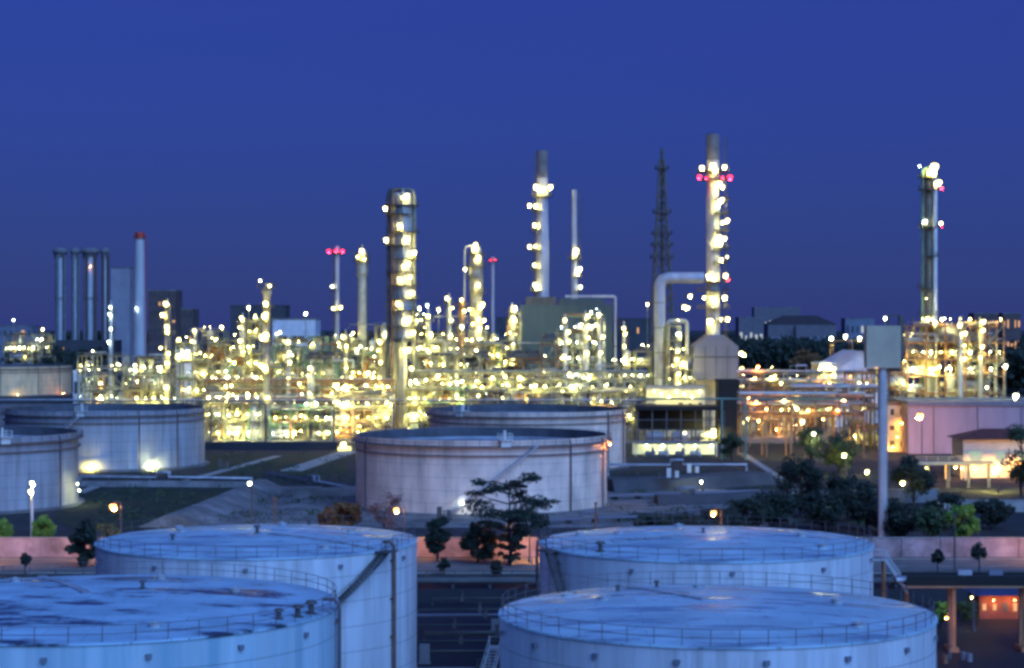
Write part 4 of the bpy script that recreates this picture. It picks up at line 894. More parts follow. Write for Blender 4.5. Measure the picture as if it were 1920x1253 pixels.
# ================================================================== PROCESS STRUCTURES
WW = ('warm', 'warm', 'warm', 'warm', 'white')
CC = ('cool', 'white', 'white', 'warm')
mods = [  # label, px0, px1, ytop, D, seed, kwargs
 ('low cool lit structure in front of the four exhaust stacks', 146, 262, 668, 760, 1, dict(lamps=20, kinds=CC, ls=0.8)),
 ('small bluish lit unit at the extreme left edge', 8, 92, 628, 1150, 2, dict(lamps=18, kinds=CC, ls=1.2)),
 ('low warm lit unit right behind the tank with two glaring floodlights', 160, 300, 706, 650, 3, dict(lamps=20, kinds=WW)),
 ('open structure between the slim left column and the dark headed column', 330, 422, 648, 670, 4, dict(lamps=22, kinds=WW, dense=1.3)),
 ('narrow taller structure just left of the dark headed column', 432, 487, 606, 665, 5, dict(lamps=18, kinds=WW, dense=1.3)),
 ('wide dim olive structure with fan coolers right of the dark headed column', 512, 628, 652, 680, 6, dict(lamps=14, fins=True, steel='steel_green', dense=1.4)),
 ('lit structure behind the slim stack with two red lamps', 622, 738, 640, 700, 7, dict(lamps=26, kinds=WW, dense=1.3)),
 ('brightest packed structure right of the thick column foot', 772, 852, 612, 670, 8, dict(lamps=30, kinds=WW, dense=1.5, ls=.95)),
 ('tall lit structure at the foot of the stepped column', 848, 940, 618, 715, 9, dict(lamps=26, kinds=('warm', 'warm', 'white'), dense=1.3)),
 ('small peaked structure between the stepped column and the green furnace', 938, 976, 588, 720, 10, dict(lamps=12, kinds=WW, ls=1.0)),
 ('dim brown structure with long decks in front of the green furnace', 885, 1046, 648, 668, 11, dict(lamps=12, fins=True, steel='steel_rust', dense=1.2)),
 ('tall white lit structure in front of the green furnace face', 1044, 1134, 596, 690, 12, dict(lamps=34, kinds=('white', 'warm', 'white', 'cool'), dense=1.4, ls=1.05)),
 ('low lit structure left of the big elbow duct', 1134, 1222, 660, 700, 13, dict(lamps=18, kinds=WW)),
 ('narrow lit structure inside the elbow duct, left of the gabled furnace', 1252, 1300, 612, 684, 14, dict(lamps=16, kinds=WW, ls=.95)),
 ('front row low unit right of the tank with two floodlights', 384, 492, 758, 620, 15, dict(lamps=24, kinds=('warm', 'warm', 'white'), depth=10, dense=1.6)),
 ('front row low greenish unit beneath the fan coolers', 506, 622, 770, 622, 16, dict(lamps=18, steel='steel_green', kinds=('warm', 'white'), depth=10, dense=1.6)),
 ('front row unit with orange lamp below the slim red lamp stack', 624, 736, 742, 624, 17, dict(lamps=26, kinds=('warm', 'warm', 'warm', 'sodium'), depth=10, dense=1.6, steel='cladding_warm')),
 ('front row unit just right of the thick column foot', 760, 880, 732, 628, 18, dict(lamps=26, kinds=WW, depth=10, dense=1.5)),
 ('front row low glowing unit behind the half hidden tank', 880, 1046, 736, 630, 19, dict(lamps=24, kinds=WW, depth=9)),
 ('front row low unit under the tall white lit structure', 1046, 1190, 738, 634, 20, dict(lamps=18, kinds=WW, depth=9)),
 ('orange steel structure of stacked lit decks at far right', 1700, 1882, 612, 600, 21, dict(lamps=54, steel='steel_orange', kinds=('warm', 'warm', 'warm', 'white'), depth=18, dense=2.0, uneven=False, ls=1.0, pipecol=('steel_orange', 'cladding', 'cladding_warm', 'steel_rust'))),
 ('dim rust coloured structure behind the tall white pole', 1600, 1700, 700, 590, 22, dict(lamps=8, steel='steel_rust', dense=1.2)),
 ('amber lit low structure right of the gabled furnace', 1396, 1462, 700, 640, 23, dict(lamps=10, steel='steel_rust', kinds=('warm', 'sodium'))),
 ('far warm lit unit between the pale chimney and the slim left column', 338, 420, 622, 900, 24, dict(lamps=10, kinds=WW, ls=1.0)),
]
mods += [
 ('second row structure behind the slim column at left', 262, 345, 672, 760, 41, dict(lamps=14, kinds=WW, dense=1.3)),
 ('second row structure just behind the dark headed column', 415, 520, 640, 740, 42, dict(lamps=16, kinds=WW, dense=1.3)),
 ('second row structure behind the fan coolers', 515, 640, 632, 750, 43, dict(lamps=14, kinds=WW, steel='steel_green', dense=1.3)),
 ('second row tall structure behind the pale lit head column', 640, 735, 612, 770, 44, dict(lamps=14, kinds=WW, dense=1.3)),
 ('second row structure between thick column and stepped column', 775, 880, 600, 760, 45, dict(lamps=18, kinds=WW, dense=1.3)),
 ('second row structure right of the stepped column, mostly hidden', 900, 985, 628, 790, 46, dict(lamps=10, kinds=WW, dense=1.2)),
 ('middle row structure between front units and fan coolers, left half', 390, 515, 690, 655, 47, dict(lamps=16, kinds=WW, dense=1.4)),
 ('middle row structure beside the thick column foot on its left', 625, 740, 680, 662, 48, dict(lamps=18, kinds=WW, dense=1.4, steel='steel_rust')),
 ('middle row structure right of the thick column, above the half hidden tank', 780, 900, 668, 655, 49, dict(lamps=20, kinds=WW, dense=1.4)),
 ('amber unit under the upper pipe rack left of the hangar', 1455, 1560, 722, 660, 50, dict(lamps=10, steel='steel_rust', kinds=('warm', 'sodium'), dense=1.2)),
]
for lab, a, c, yt, D, sd, kw in mods: module(lab, a, c, yt, D, sd, **kw)

racks = [
 ('low amber lit pipe rack nearest the lit canopy on the right', 1392, 1620, 742, 540, 31, dict(rows=3, lamps=12, kinds=('warm', 'warm', 'sodium'), steel='steel_rust', depth=10)),
 ('upper pipe rack running under the white hangar', 1390, 1690, 700, 640, 32, dict(rows=2, lamps=12, kinds=('warm', 'sodium'), steel='steel', depth=8)),
 ('darker pipe rack left of the tall white pole with rusty pipes', 1490, 1640, 728, 570, 33, dict(rows=3, lamps=6, steel='steel_dark', depth=8)),
 ('long front pipe rack spanning left of the thick column', 385, 735, 716, 640, 34, dict(rows=3, lamps=26, kinds=WW, steel='steel_rust')),
 ('long front pipe rack spanning right of the thick column', 770, 1210, 700, 642, 35, dict(rows=3, lamps=24, kinds=WW, steel='steel')),
 ('low pipe rack with bluish lamps behind the distant tan tank', 150, 330, 690, 880, 36, dict(rows=2, lamps=18, kinds=CC, ls=1.0)),
]
for lab, a, c, yt, D, sd, kw in racks: pipe_rack(lab, a, c, yt, D, sd, **kw)

# small single vessels and lit mast lamps poking over the decks
rnd = random.Random(99)
for px, yt, w, D, lab in ((455, 598, 11, 690, 'short capped column just left of the dark headed column'), (540, 640, 9, 655, 'short column rising through the fan coolers'), (583, 690, 14, 640, 'squat pale vessel below the fan coolers'), (648, 628, 9, 690, 'short column right of the slim stack with red lamps'), (716, 640, 12, 660, 'short bright column hugging the thick column on its left'), (803, 590, 10, 690, 'thin column with top lamp right of the thick column'), (842, 560, 9, 720, 'lone column with bright top lamp left of the stepped column'), (866, 566, 12, 730, 'rusty capped vessel close left of the stepped column'), (960, 578, 11, 722, 'short column with lit head left of the green furnace'), (1060, 600, 9, 680, 'leftmost lit column against the green furnace'), (1098, 594, 11, 684, 'middle lit column against the green furnace'), (1124, 592, 8, 686, 'rightmost lit column against the green furnace'), (1170, 612, 6, 760, 'thin brown column between green furnace and elbow duct'), (1268, 655, 10, 676, 'short column standing inside the elbow duct'), (208, 572, 8, 860, 'slim white lit column below the four exhaust stacks'), (366, 622, 8, 860, 'thin far column left of the dark headed column'), (1800, 606, 10, 596, 'short column on top of the orange deck structure'), (1838, 606, 9, 598, 'short right hand column above the orange deck structure'), (1690, 612, 7, 612, 'thin column beside the grey board')):
    lp = [(px + rnd.uniform(-5, 5), yt + rnd.uniform(-4, 4), 'cool' if px in (208,) else W, 1.2)] + [(px + rnd.uniform(-7, 7), yt + 18 + 24 * k + rnd.uniform(-5, 5), 'cool' if px == 208 else W, rnd.choice((.8, 1.0, 1.2))) for k in range(3)]
    tower('vessel_column', lab, 'column', px, yt, w, D, plats=((yt + 8, 'ring'), (yt + 45, rnd.choice((-.8, .8)))), lamps=lp, mat=rnd.choice(('cladding', 'cladding_warm', 'stack_grey')) if px != 866 else 'steel_rust', group='short columns among the decks', lad=rnd.choice((-1.2, 1.2)), pw=1.2)
for px, py, D, lab, k in ((786, 577, 720, 'lamp mast close right of the thick column', 'white'), (801, 572, 740, 'blue white lamp mast second right of the thick column', 'cool'), (822, 580, 730, 'lamp mast third right of the thick column', W), (866, 612, 690, 'bright white mast lamp at the stepped column foot', 'white'), (466, 576, 760, 'lone mast lamp above the dark block', 'white'), (573, 588, 900, 'lone mast lamp over the pale storage shed', 'white'), (1214, 570, 900, 'faint mast lamp left of the elbow duct', W), (25, 600, 1120, 'tall white mast lamp at the far left edge', 'cool'), (80, 617, 1120, 'yellowish mast lamp right of the far left one', W), (1660, 596, 800, 'white mast lamp behind the grey board', 'white'), (1905, 742, 560, 'glaring white mast lamp right of the orange decks', 'white'), (1886, 686, 590, 'mast lamp at the right end of the orange decks', 'white')):
    t = thing('lamp_mast', lab, 'lamp mast', (X(px, D), D, 0), 'lamp masts in the plant'); z = Z(py, D)
    b = MB(); b.cyl((0, 0.6, 0), (0, 0.6, z + 0.8), 0.3, 0.14, n=8); b.box((0, 0.3, z + 0.7), (1.6, 0.3, 0.2)); b.build('mast', 'steel', t); lamp(t, (0, 0, z), k, 1.7 if px == 1905 else 1.15)

# thin pipe bridge crossing in front of the whole plant
D = 585; t = thing('pipe_bridge', 'thin dark pipe bridge crossing before the whole plant on tall posts', 'pipe bridge', (0, D, 0))
x0, x1, z = X(-20, D), X(1230, D), Z(752, D)
b = MB()
for dz in (0, -0.9): b.bar((x0, 0, z + dz), (x1, 0, z + dz), 0.22)
for k in range(60): b.bar((x0 + (x1 - x0) * k / 60, 0, z - .9 if k % 2 else z), (x0 + (x1 - x0) * (k + 1) / 60, 0, z if k % 2 else z - .9), 0.12)
b.build('truss', 'steel_dark', t)
for px in (395, 498, 626, 738, 853, 1010, 1160):
    b = MB(); b.bar((X(px, D), 0, 0), (X(px, D), 0, z - 1), 0.55); b.box((X(px, D), 0, 0.3), (1.4, 1.4, 0.6)); b.build('post', 'steel_dark', t)
b = MB(); b.cyl((x0, 0.3, z + .35), (x1, 0.3, z + .35), 0.2, n=8); b.build('pipe', 'stack_grey', t)

# bright platform building and dark sheds below the tallest stack
D = 640
t = building('lit_building', 'cream low building flooded with light below the big elbow duct', 'building', 1212, 1322, 728, D, 10, 'wall_cream', roofmat='concrete_light', windows=(6, 1), winmat='wall_dark')
w2 = (X(1322, D) - X(1212, D)) / 2
for k in range(7): lamp(t, (-w2 + 2.2 + k * 2.4, -2.6, Z(733 + (k % 3) * 5, D)), 'warm_low', .8)
D = 610
t = thing('open_shed', 'dark roofed open shed with columns below the cream lit building', 'shed', (X(1277, D), D, 0)); w2 = (X(1358, D) - X(1196, D)) / 2; zr = Z(762, D)
b = MB(); b.prism([(-w2 - .5, -1), (w2 + .5, -1), (w2 + .5, 14), (-w2 - .5, 14)], zr - 1.2, zr); b.build('roof', 'black_sheet', t)
b = MB()
for k in range(7):
    for y in (0, 13): b.bar((-w2 + k * w2 / 3, y, 0), (-w2 + k * w2 / 3, y, zr - 1.2), 0.4)
for z in (zr * .35, zr * .62): b.bar((-w2, 0, z), (w2, 0, z), 0.3); b.bar((-w2, 13, z), (w2, 13, z), 0.3)
b.build('column_frame', 'steel_dark', t)
b = MB(); b.b2(-w2, w2 * .55, 6, 6.2, zr * .3, zr - 1.25); b.build('back_wall', 'black_sheet', t)
for k in range(3): b = MB(); x = -w2 + 5 + k * 8; b.capsule((x - 2, 3, 1.8), (x + 2.5, 3, 1.8), 1.3); b.box((x, 3, .3), (4, 1.2, .6)); b.build('drum', 'stack_grey', t)
lamp(t, (w2 * .75, -.6, Z(807, D)), W, 1.4); lamp(t, (w2 * .1, 2, zr * .25), W, 1.0)
t = building('electrical_house', 'black tall windowless block under the right half of the gabled furnace', 'building', 1346, 1386, 716, 612, 8, 'black_sheet', roofmat='black_sheet')
D = 545
t = thing('canopy', 'flat canopy with pale green lit bay behind the central bund', 'canopy', (X(1268, D), D, 0)); w2 = (X(1346, D) - X(1190, D)) / 2; zr = Z(830, D)
b = MB(); b.b2(-w2, w2, 0, 9, zr - .35, zr); b.build('roof', 'sheet_grey', t)
b = MB(); b.b2(-w2, w2, 8.5, 8.8, 0, zr - .36); b.build('back_wall', 'sheet_white', t)
b = MB()
for k in range(6): b.bar((-w2 + .3 + k * (w2 * 2 - .6) / 5, .3, 0), (-w2 + .3 + k * (w2 * 2 - .6) / 5, .3, zr - .36), 0.25)
b.build('post', 'sheet_white', t)
for k in range(5):
    b = MB(); x = -w2 + 2 + k * 4.4; b.b2(x, x + 3.0, 2.5, 4.0, zr - 0.62, zr - 0.40); b.build('light_fitting', 'lit_room', t); lamp(t, (x + 1.5, 4.5, zr - 1.0), 'white', 0.5)
for k, (px, m) in enumerate(((1216, 'wall_blue'), (1240, 'stack_grey'), (1272, 'wall_blue'), (1300, 'stack_grey'))):
    x = X(px, D) - X(1268, D); tt = thing('pump_skid', ('leftmost', 'second', 'third', 'rightmost')[k] + ' pump set parked under the pale green lit canopy', 'pump', (X(px, D), D - 1.5, 0), 'pump sets under the canopy')
    b = MB(); b.box((0, 0, .2), (2.6, 1.2, .4)); b.build('base', 'steel_dark', tt); b = MB(); b.cyl((-1.0, 0, 1.0), (.4, 0, 1.0), .55, n=14); b.cyl((.4, 0, 1.0), (1.0, 0, 1.0), .2, n=10); b.build('motor', m, tt); b = MB(); b.lathe([(.05, .4), (.6, .5), (.6, 1.4), (.3, 1.6), (.3, 2.2), (.45, 2.2), (.45, 2.35), (.02, 2.35)], 14, (1.1, 0, 0)); b.build('casing', m, tt)
t = thing('pipe_portal', 'tall green pipe portal between the dark shed and the amber pipe racks', 'pipe portal', (X(1372, 530), 530, 0)); z = Z(748, 530)
b = MB()
for dx in (-2.6, 3.6): b.cyl((dx, 0, 0), (dx, 0, z), .3, n=8)
b.cyl((-24, 0, z), (30, 0, z), .28, n=8); b.cyl((-2.6, 0, z * .35), (3.6, 0, z * .35), .25, n=8); b.build('pipe_frame', 'steel_green', t)

# ================================================================== RIGHT HAND BUILDINGS
t = building('warehouse', 'big plain mauve pink warehouse wall at the right edge', 'warehouse', 1703, 1990, 757, 556, 30, 'wall_mauve', roofmat='sheet_grey')
w_ = (X(1990, 556) - X(1703, 556)) / 2; h_ = Z(757, 556)
for k in range(1, 7): b = MB(); b.b2(-w_ + 2 * w_ * k / 7 - .06, -w_ + 2 * w_ * k / 7 + .06, -.05, -.003, 0.2, h_ - .35); b.build('panel_joint', 'wall_mauve', t)
b = MB(); b.b2(-w_, w_, -.45, -.16, h_ - .62, h_ - .32); b.build('gutter', 'sheet_grey', t)
for k in (1, 3, 5): b = MB(); b.cyl((-w_ + 2 * w_ * k / 7 + 1, -.3, 0.1), (-w_ + 2 * w_ * k / 7 + 1, -.3, h_ - .63), .11, n=8); b.build('downpipe', 'sheet_grey', t)
street_lamp('large orange street lamp shining before the mauve warehouse wall', 1725, 780, 532, 'sodium', 1.9, arm=0.5)
t = building('yellow_building', 'narrow building with glowing yellow wall between white pole and warehouse', 'building', 1664, 1700, 758, 566, 12, 'wall_cream', roofmat='steel_rust', windows=(2, 3), winmat='wall_dark')
for k in range(4): lamp(t, (-1.5 + k * 1.2, -2.0, (1.6, 4.2, 8.0, 11.0)[k]), 'warm_low' if k % 2 else 'sodium', .5)
t = building('house', 'low house with orange lit walls and dark red roof at the right edge', 'house', 1806, 1990, 824, 470, 12, 'wall_cream', 'ridge', 'tile_red', rise=2.2, windows=(4, 1), lit=1.0, litmat='lit_room', over=1.2)
for x in (-9, -4, 1, 6): lamp(t, (x, -2.6, 3.6), 'sodium', .75)
t = thing('portico', 'small orange lit porch with sloped dark roof left of the red roofed house', 'porch', (X(1795, 462), 462, 0))
b = MB()
for x in (-1.8, 1.8):
    for y in (0, 4): b.bar((x, y, 0), (x, y, 3.6), .3)
b.build('column', 'wall_cream', t)
b = MB(); b.add([(-2.6, -.8, 3.6), (2.6, -.8, 3.6), (2.6, 4.8, 3.6), (-2.6, 4.8, 3.6), (0, 2, 5.4)], [(0, 1, 4), (1, 2, 4), (2, 3, 4), (3, 0, 4), (3, 2, 1, 0)]); b.build('roof', 'tile_red', t); lamp(t, (0, 1.5, 3.0), 'sodium', .7)
street_lamp('brightest starry yellow lamp at right, before the red roofed house', 1868, 880, 428, W, 1.75, arm=0.5)
street_lamp('small pale lamp in front of the round black tree', 1693, 905, 384, W, 0.85, arm=0.5)
street_lamp('pale lamp above the bushy tree left of the white pole', 1583, 853, 470, W, 1.1, arm=0.5)
street_lamp('small greenish lamp high among the amber pipe racks', 1505, 790, 530, 'white', 1.0, arm=0.4)
street_lamp('small pale lamp right of another in the amber pipe racks', 1526, 813, 520, 'white', 1.0, arm=0.4)
street_lamp('pale lamp just left of the tall white pole, above dark trees', 1626, 884, 420, W, .9, arm=0.4)
street_lamp('white street lamp over the lit gate at the corner of the dark bank', 644, 834, 575, W, 1.7, arm=0.4)
street_lamp('tiny white lamp over the dark bund right of the central tank', 1315, 903, 430, 'white', .6, arm=0.3)
t = building('gatehouse', 'tiny flood lit gatehouse at the end of the sloping path', 'gatehouse', 634, 658, 842, 566, 4, 'wall_cream', roofmat='concrete_light', windows=(2, 1)); lamp(t, (0, -1.6, 2.4), W, .8)

D = 440; t = thing('overpass', 'grey elevated walkway running right from the white pole toward the house', 'walkway', (X(1780, D), D, 0)); z = Z(866, D); w2 = X(1850, D) - X(1765, D)
b = MB(); b.b2(-w2, w2, 0, 2.6, z - .7, z); b.build('deck', 'concrete_light', t)
b = MB(); rail_line(b, (-w2, .1, z), (w2, .1, z)); b.build('railing', 'rail_light', t)
for k in range(5): b = MB(); b.bar((-w2 + 1 + k * (w2 - 1) / 2, 1.3, 0), (-w2 + 1 + k * (w2 - 1) / 2, 1.3, z - .7), .6); b.build('pier', 'concrete', t)
for x in (-w2 * .5, w2 * .3): lamp(t, (x, .6, z - 1.4), W, .5)
for x0_, x1_, D, h, lab, m in ((1480, 1760, 405, 2.6, 'low grey wall behind the dark trees at the white pole', 'concrete'), (1750, 1960, 385, 2.2, 'pale low wall below the elevated walkway at right', 'concrete_light')):
    t = thing('yard_wall', lab, 'wall', (X((x0_ + x1_) / 2, D), D, 0), 'low yard walls'); w2 = (X(x1_, D) - X(x0_, D)) / 2
    b = MB(); b.b2(-w2, w2, 0, .25, 0, h); b.build('panel', m, t); b = MB(); b.b2(-w2, w2, -.1, .35, h, h + .14); b.build('coping', 'concrete_light', t)

# white pole with the grey board box
D = 334; t = thing('pylon_sign', 'blank grey box board high on one tall white pole', 'sign', (X(1657, D), D, 0))
zb, zt = Z(690, D), Z(611, D); x0, x1 = (1625 - 1657) * D / F, (1689 - 1657) * D / F
b = MB(); b.cyl((0, 1.3, 0), (0, 1.3, zb - .02), .72, .62, n=16); b.cyl((0, 1.3, 0), (0, 1.3, .4), 1.2, n=16); b.build('pole', 'pole_white', t)
b = MB(); b.b2(x0, x1, 0, 2.4, zb, zt)
for k in range(1, 5): b.b2(x0 + (x1 - x0) * k / 5 - .03, x0 + (x1 - x0) * k / 5 + .03, -.02, -.003, zb, zt - .01)
b.build('board', 'board_grey', t)
b = MB(); zt2 = Z(592, D)
for x in (x1 + .25, x1 - 1.4): b.bar((x, 2.8, zb), (x, 2.8, zt2), .3)
b.bar((x1 - 1.4, 2.8, zt2), (x1 + .35, 2.8, zt2), .35); b.b2(x1 + .05, x1 + .75, 1.2, 2.7, zb + 1, zt2); b.bar((x0 + .3, 1.3, zb - .4), (x1 + .4, 1.3, zb - .4), .5)
for s in (-1.6, 1.6): b.bar((s, 1.3, zb - .1), (0, 1.3, zb - 2.6), .25)
b.build('back_frame', 'steel_dark', t)
b = MB(); ladder(b, 0.4, .75, 1, zb - 1, False); o = b.build('ladder', 'rail_light', t); o.location = (0, 1.3, 0)

# white hangar, palace like roof, far town
t = building('hangar', 'white gabled hangar roof lit from below, behind the pipe racks', 'hangar', 1568, 1665, 690, 700, 40, 'sheet_white', 'gable', 'sheet_white', rise=5.5, over=1.0)
t = building('annex', 'cream lit low annex left of the white hangar', 'building', 1537, 1578, 664 + 20, 705, 20, 'wall_cream', roofmat='sheet_white', windows=(3, 1)); lamp(t, (.5, -1.8, Z(690, 705)), W, 2.0); lamp(t, (-4, -1.8, Z(690, 705)), W, 1.0)
t = thing('lit_roof_plant', 'row of white lamps on a small plant above the hangar roof', 'process unit', (X(1598, 860), 860, 0), None)
b = MB()
for x in (-8, 0, 8):
    for y in (0, 8): b.bar((x, y, 0), (x, y, Z(640, 860)), .5)
for z in (8, 16, Z(640, 860)): b.b2(-8.5, 8.5, -.5, 8.5, z, z + .3)
b.build('steel_frame', 'steel_rust', t)
for k in range(4): lamp(t, (-9 + k * 6, -1, Z(634 - (k % 2) * 4, 860)), 'white', 1.7)
t = building('palace', 'long pale building with dark hipped roof on the right horizon', 'building', 1440, 1568, 608, 1750, 30, 'wall_pale', 'ridge', 'tile_dark', rise=7.5, windows=(9, 1), winmat='wall_blue')
w2 = (X(1568, 1750) - X(1440, 1750)) / 2
b = MB(); b.b2(-w2 * .2, w2 * .2, -4, -.02, 0, Z(608, 1750) - 1); b.build('portico', 'wall_pale', t)
far = [('dark brown apartment block right of the pale chimney', 278, 330, 545, 1300, 'wall_brown', (6, 10), .08), ('lower dark brown block stepping down right of the apartment block', 331, 362, 580, 1320, 'wall_brown', (3, 6), .12), ('dark flat block behind the dark headed column', 432, 535, 574, 1200, 'wall_dark', (8, 4), .06), ('pale grey storage shed right of the dark headed column', 511, 592, 599, 1000, 'sheet_white', None, 0), ('blue grey high block right of the four exhaust stacks', 208, 243, 503, 1500, 'wall_pale_grey', None, .0), ('pale lit strip of a building above the hipped roof building', 1414, 1500, 577, 2600, 'wall_pale', (10, 1), 1.0), ('long low lit shed on the right horizon left of the hipped roof', 1385, 1432, 596, 1700, 'wall_pale', (5, 1), .9), ('far block with orange windows above the orange decks', 1826, 1872, 588, 2200, 'wall_brown', (7, 2), .9), ('far block with orange windows nearest the right edge', 1880, 1914, 588, 2250, 'wall_brown', (5, 2), .8), ('dim far block between hipped roof building and grey board', 1585, 1640, 598, 1900, 'wall_blue', (6, 2), .5), ('low dark block between green furnace and elbow duct', 1160, 1222, 598, 1700, 'wall_dark', (6, 2), .15), ('low far block right of the tallest stack', 1388, 1412, 604, 2000, 'wall_blue', (3, 1), .5), ('dark low block left of the hair thin vent stack', 930, 975, 596, 1700, 'wall_dark', (5, 2), .2), ('dark low block at the foot of the four exhaust stacks', 100, 215, 640, 1350, 'wall_dark', (10, 2), .15), ('bluish low block at the extreme left horizon', -30, 60, 612, 1600, 'wall_blue', (8, 3), .1)]
for k, (lab, a, c, yt, D, m, wn, lit) in enumerate(far):
    building('far_block', lab, 'building', a, c, yt, D, 25, m, roofmat='concrete' if m != 'wall_dark' else 'wall_dark', windows=wn, lit=lit, seed=k, litmat='lit_window_white' if k in (5, 6, 9) else 'lit_window', group='buildings on the horizon')
building('blue_shed', 'small pale blue shed right of the tan tank at the left edge', 'shed', 137, 177, 697, 900, 10, 'sheet_white', roofmat='sheet_white', windows=(4, 1))
D = 720; t = thing('storage_tank', 'small white dome roofed tank glowing beside the slim left column', 'storage tank', (X(346, D), D, 0)); b = MB(); b.lathe([(3.2, 0), (3.2, Z(660, D))], 32); b.build('shell', 'sheet_white', t); b = MB(); z = Z(660, D); b.lathe([(3.3, z), (2.6, z + .8), (1.4, z + 1.2), (.05, z + 1.3)], 32, blend=True); b.build('roof', 'sheet_white', t); lamp(t, (0, -3.8, z + .4), W, 1.3); lamp(t, (1.6, -3.5, z + .2), W, 1.1)

# ================================================================== FOREGROUND RIGHT: pipe bridge, stair, sheds
D = 221; t = thing('pipe_bridge', 'dark pipe bridge on orange lit columns at lower right', 'pipe bridge', (X(1845, D), D, 0)); w2 = X(1990, D) - X(1845, D); xl = X(1700, D) - X(1845, D); z0, z1 = Z(1103, D), Z(1080, D)
b = MB(); b.b2(xl, w2, 0, 3.2, z0 + .25, z0 + .5); b.b2(xl, w2, 0, .12, z0 + .5, z1); b.b2(xl, w2, 3.08, 3.2, z0 + .5, z1); b.build('deck', 'black_sheet', t)
b = MB(); b.b2(xl, w2, -.06, .2, z0, z0 + .24); b.build('beam', 'steel_orange', t)
for px in (1790, 1925):
    x = X(px, D) - X(1845, D); b = MB(); b.b2(x - .2, x + .2, .3, .7, .5, z0 - .01); b.b2(x - .2, x + .2, 2.4, 2.8, .5, z0 - .01); b.b2(x - .5, x + .5, 0, 3.2, 0, .49); b.build('column', 'steel_orange', t)
for k, (y, r) in enumerate(((.7, .28), (1.4, .2), (2.0, .3), (2.6, .2))): b = MB(); b.cyl((xl - 1, y, z0 + .52 + r), (w2, y, z0 + .52 + r), r, n=10); b.build('pipe', ('stack_grey', 'rust_pipe', 'wall_blue', 'stack_grey')[k], t)
for px, m in ((1810, 'stack_grey'), (1868, 'wall_blue')):
    x = X(px, D) - X(1845, D); b = MB(); b.box((x, .3, z1 + .35), (1.5, .5, .55)); b.box((x, .3, z1 + .03), (.3, .3, .3)); b.build('junction_box', m, t)
street_lamp('low orange bulkhead lamp post lighting the orange column', 1775, 1158, 217, 'sodium', .32, arm=.25)
D = 226; t = thing('access_stair', 'pale blue access stair rising at left end of the dark pipe bridge', 'stair', (X(1680, D), D, 0))
b = MB(); p, q = Vector((X(1660, D) - X(1680, D), 0, Z(1050, D))), Vector((X(1702, D) - X(1680, D), 0, Z(1112, D)))
for y in (0, 1.1):
    b.bar(p + Vector((0, y, 0)), q + Vector((0, y, 0)), .3); b.bar(p + Vector((0, y, 1.0)), q + Vector((0, y, 1.0)), .08); b.bar(p + Vector((0, y, .5)), q + Vector((0, y, .5)), .06)
for k in range(14): c = p + (q - p) * (k + .5) / 14; b.box((c.x, .55, c.z + .1), (.3, 1.0, .06))
b.build('flight', 'rail_light', t)
b = MB(); b.b2(p.x - 1.6, p.x + .1, -.1, 1.2, p.z - .1, p.z); rail_line(b, (p.x - 1.6, -.1, p.z), (p.x, -.1, p.z), w=.07, step=.8); rail_line(b, (p.x - 1.6, 1.2, p.z), (p.x, 1.2, p.z), w=.07, step=.8); b.build('landing', 'rail_light', t)
b = MB()
for x, zz in ((p.x - .1, p.z - .1), (q.x, q.z), (p.x - 1.5, p.z - .1)):
    for y in (0, 1.1): b.bar((x, y, 0), (x, y, zz), .22)
b.build('post', 'steel_orange', t)
t = thing('pole', 'thin dark pole standing on the road between two ball shrubs', 'pole', (X(1790, 288), 288, 0)); b = MB(); b.cyl((0, 0, 0), (0, 0, 9.0), .14, .1, n=8); b.cyl((0, 0, 0), (0, 0, .4), .3, n=8); b.box((0, 0, 8.6), (1.2, .1, .1)); b.build('shaft', 'steel_dark', t)
D = 246; t = building('pump_house', 'low shed with dark blue roof and red lit front at lower right', 'shed', 1836, 1990, 1116, D, 6, 'tile_red', 'ridge', 'roof_blue', rise=1.3, windows=(8, 1), lit=.7, seed=4, over=.7)
for x in (-3.5, -1, 1.5): lamp(t, (x, -1.3, 2.5), 'sodium', .26)
tree('small palm like shrub lit yellow beneath the dark pipe bridge', 1765, 238, 3.4, 1.3, 55, 'leaf_green_lit', 700, base=.5, ls=.3, name='shrub', cat='shrub')
tree('dark leafy bush beside the right front tank rim, left of the orange columns', 1718, 212, 5.2, 2.4, 56, 'leaf_mid', 1500, base=.3, ls=.3, name='shrub', cat='shrub')
tree('dark low bush under the pale blue access stair', 1690, 240, 3.6, 1.9, 57, 'leaf_dark', 1100, base=.2, ls=.3, name='shrub', cat='shrub')
tree('low bush left of the red fronted shed at lower right', 1815, 243, 2.8, 1.5, 58, 'leaf_mid', 900, base=.2, ls=.28, name='shrub', cat='shrub')
for k, (px, D_, m, lab) in enumerate(((1772, 214, 'rust_pipe', 'rusty drum left of the orange column under the dark pipe bridge'), (1806, 216, 'wall_blue', 'blue drum just right of the orange column'), (1818, 215, 'wall_blue', 'blue drum second right of the orange column'))):
    tt = thing('oil_drum', lab, 'drum', (X(px, D_), D_, 0), 'drums under the pipe bridge'); b = MB(); b.lathe([(.3, 0), (.3, .3), (.315, .32), (.3, .34), (.3, .6), (.315, .62), (.3, .64), (.3, .9), (.28, .9), (.27, .87), (.02, .87)], 20); b.build('barrel', m, tt); b = MB(); b.cyl((.15, -.08, .87), (.15, -.08, .9), .04, n=8); b.build('bung', 'steel_dark', tt)
street_lamp('small yellow lamp under the dark pipe bridge between shrub and shed', 1822, 1120, 236, W, .3, arm=.2)
street_lamp('low amber lamp at the bottom right corner near the tank shell', 1752, 1236, 205, 'sodium', .3, arm=.2)

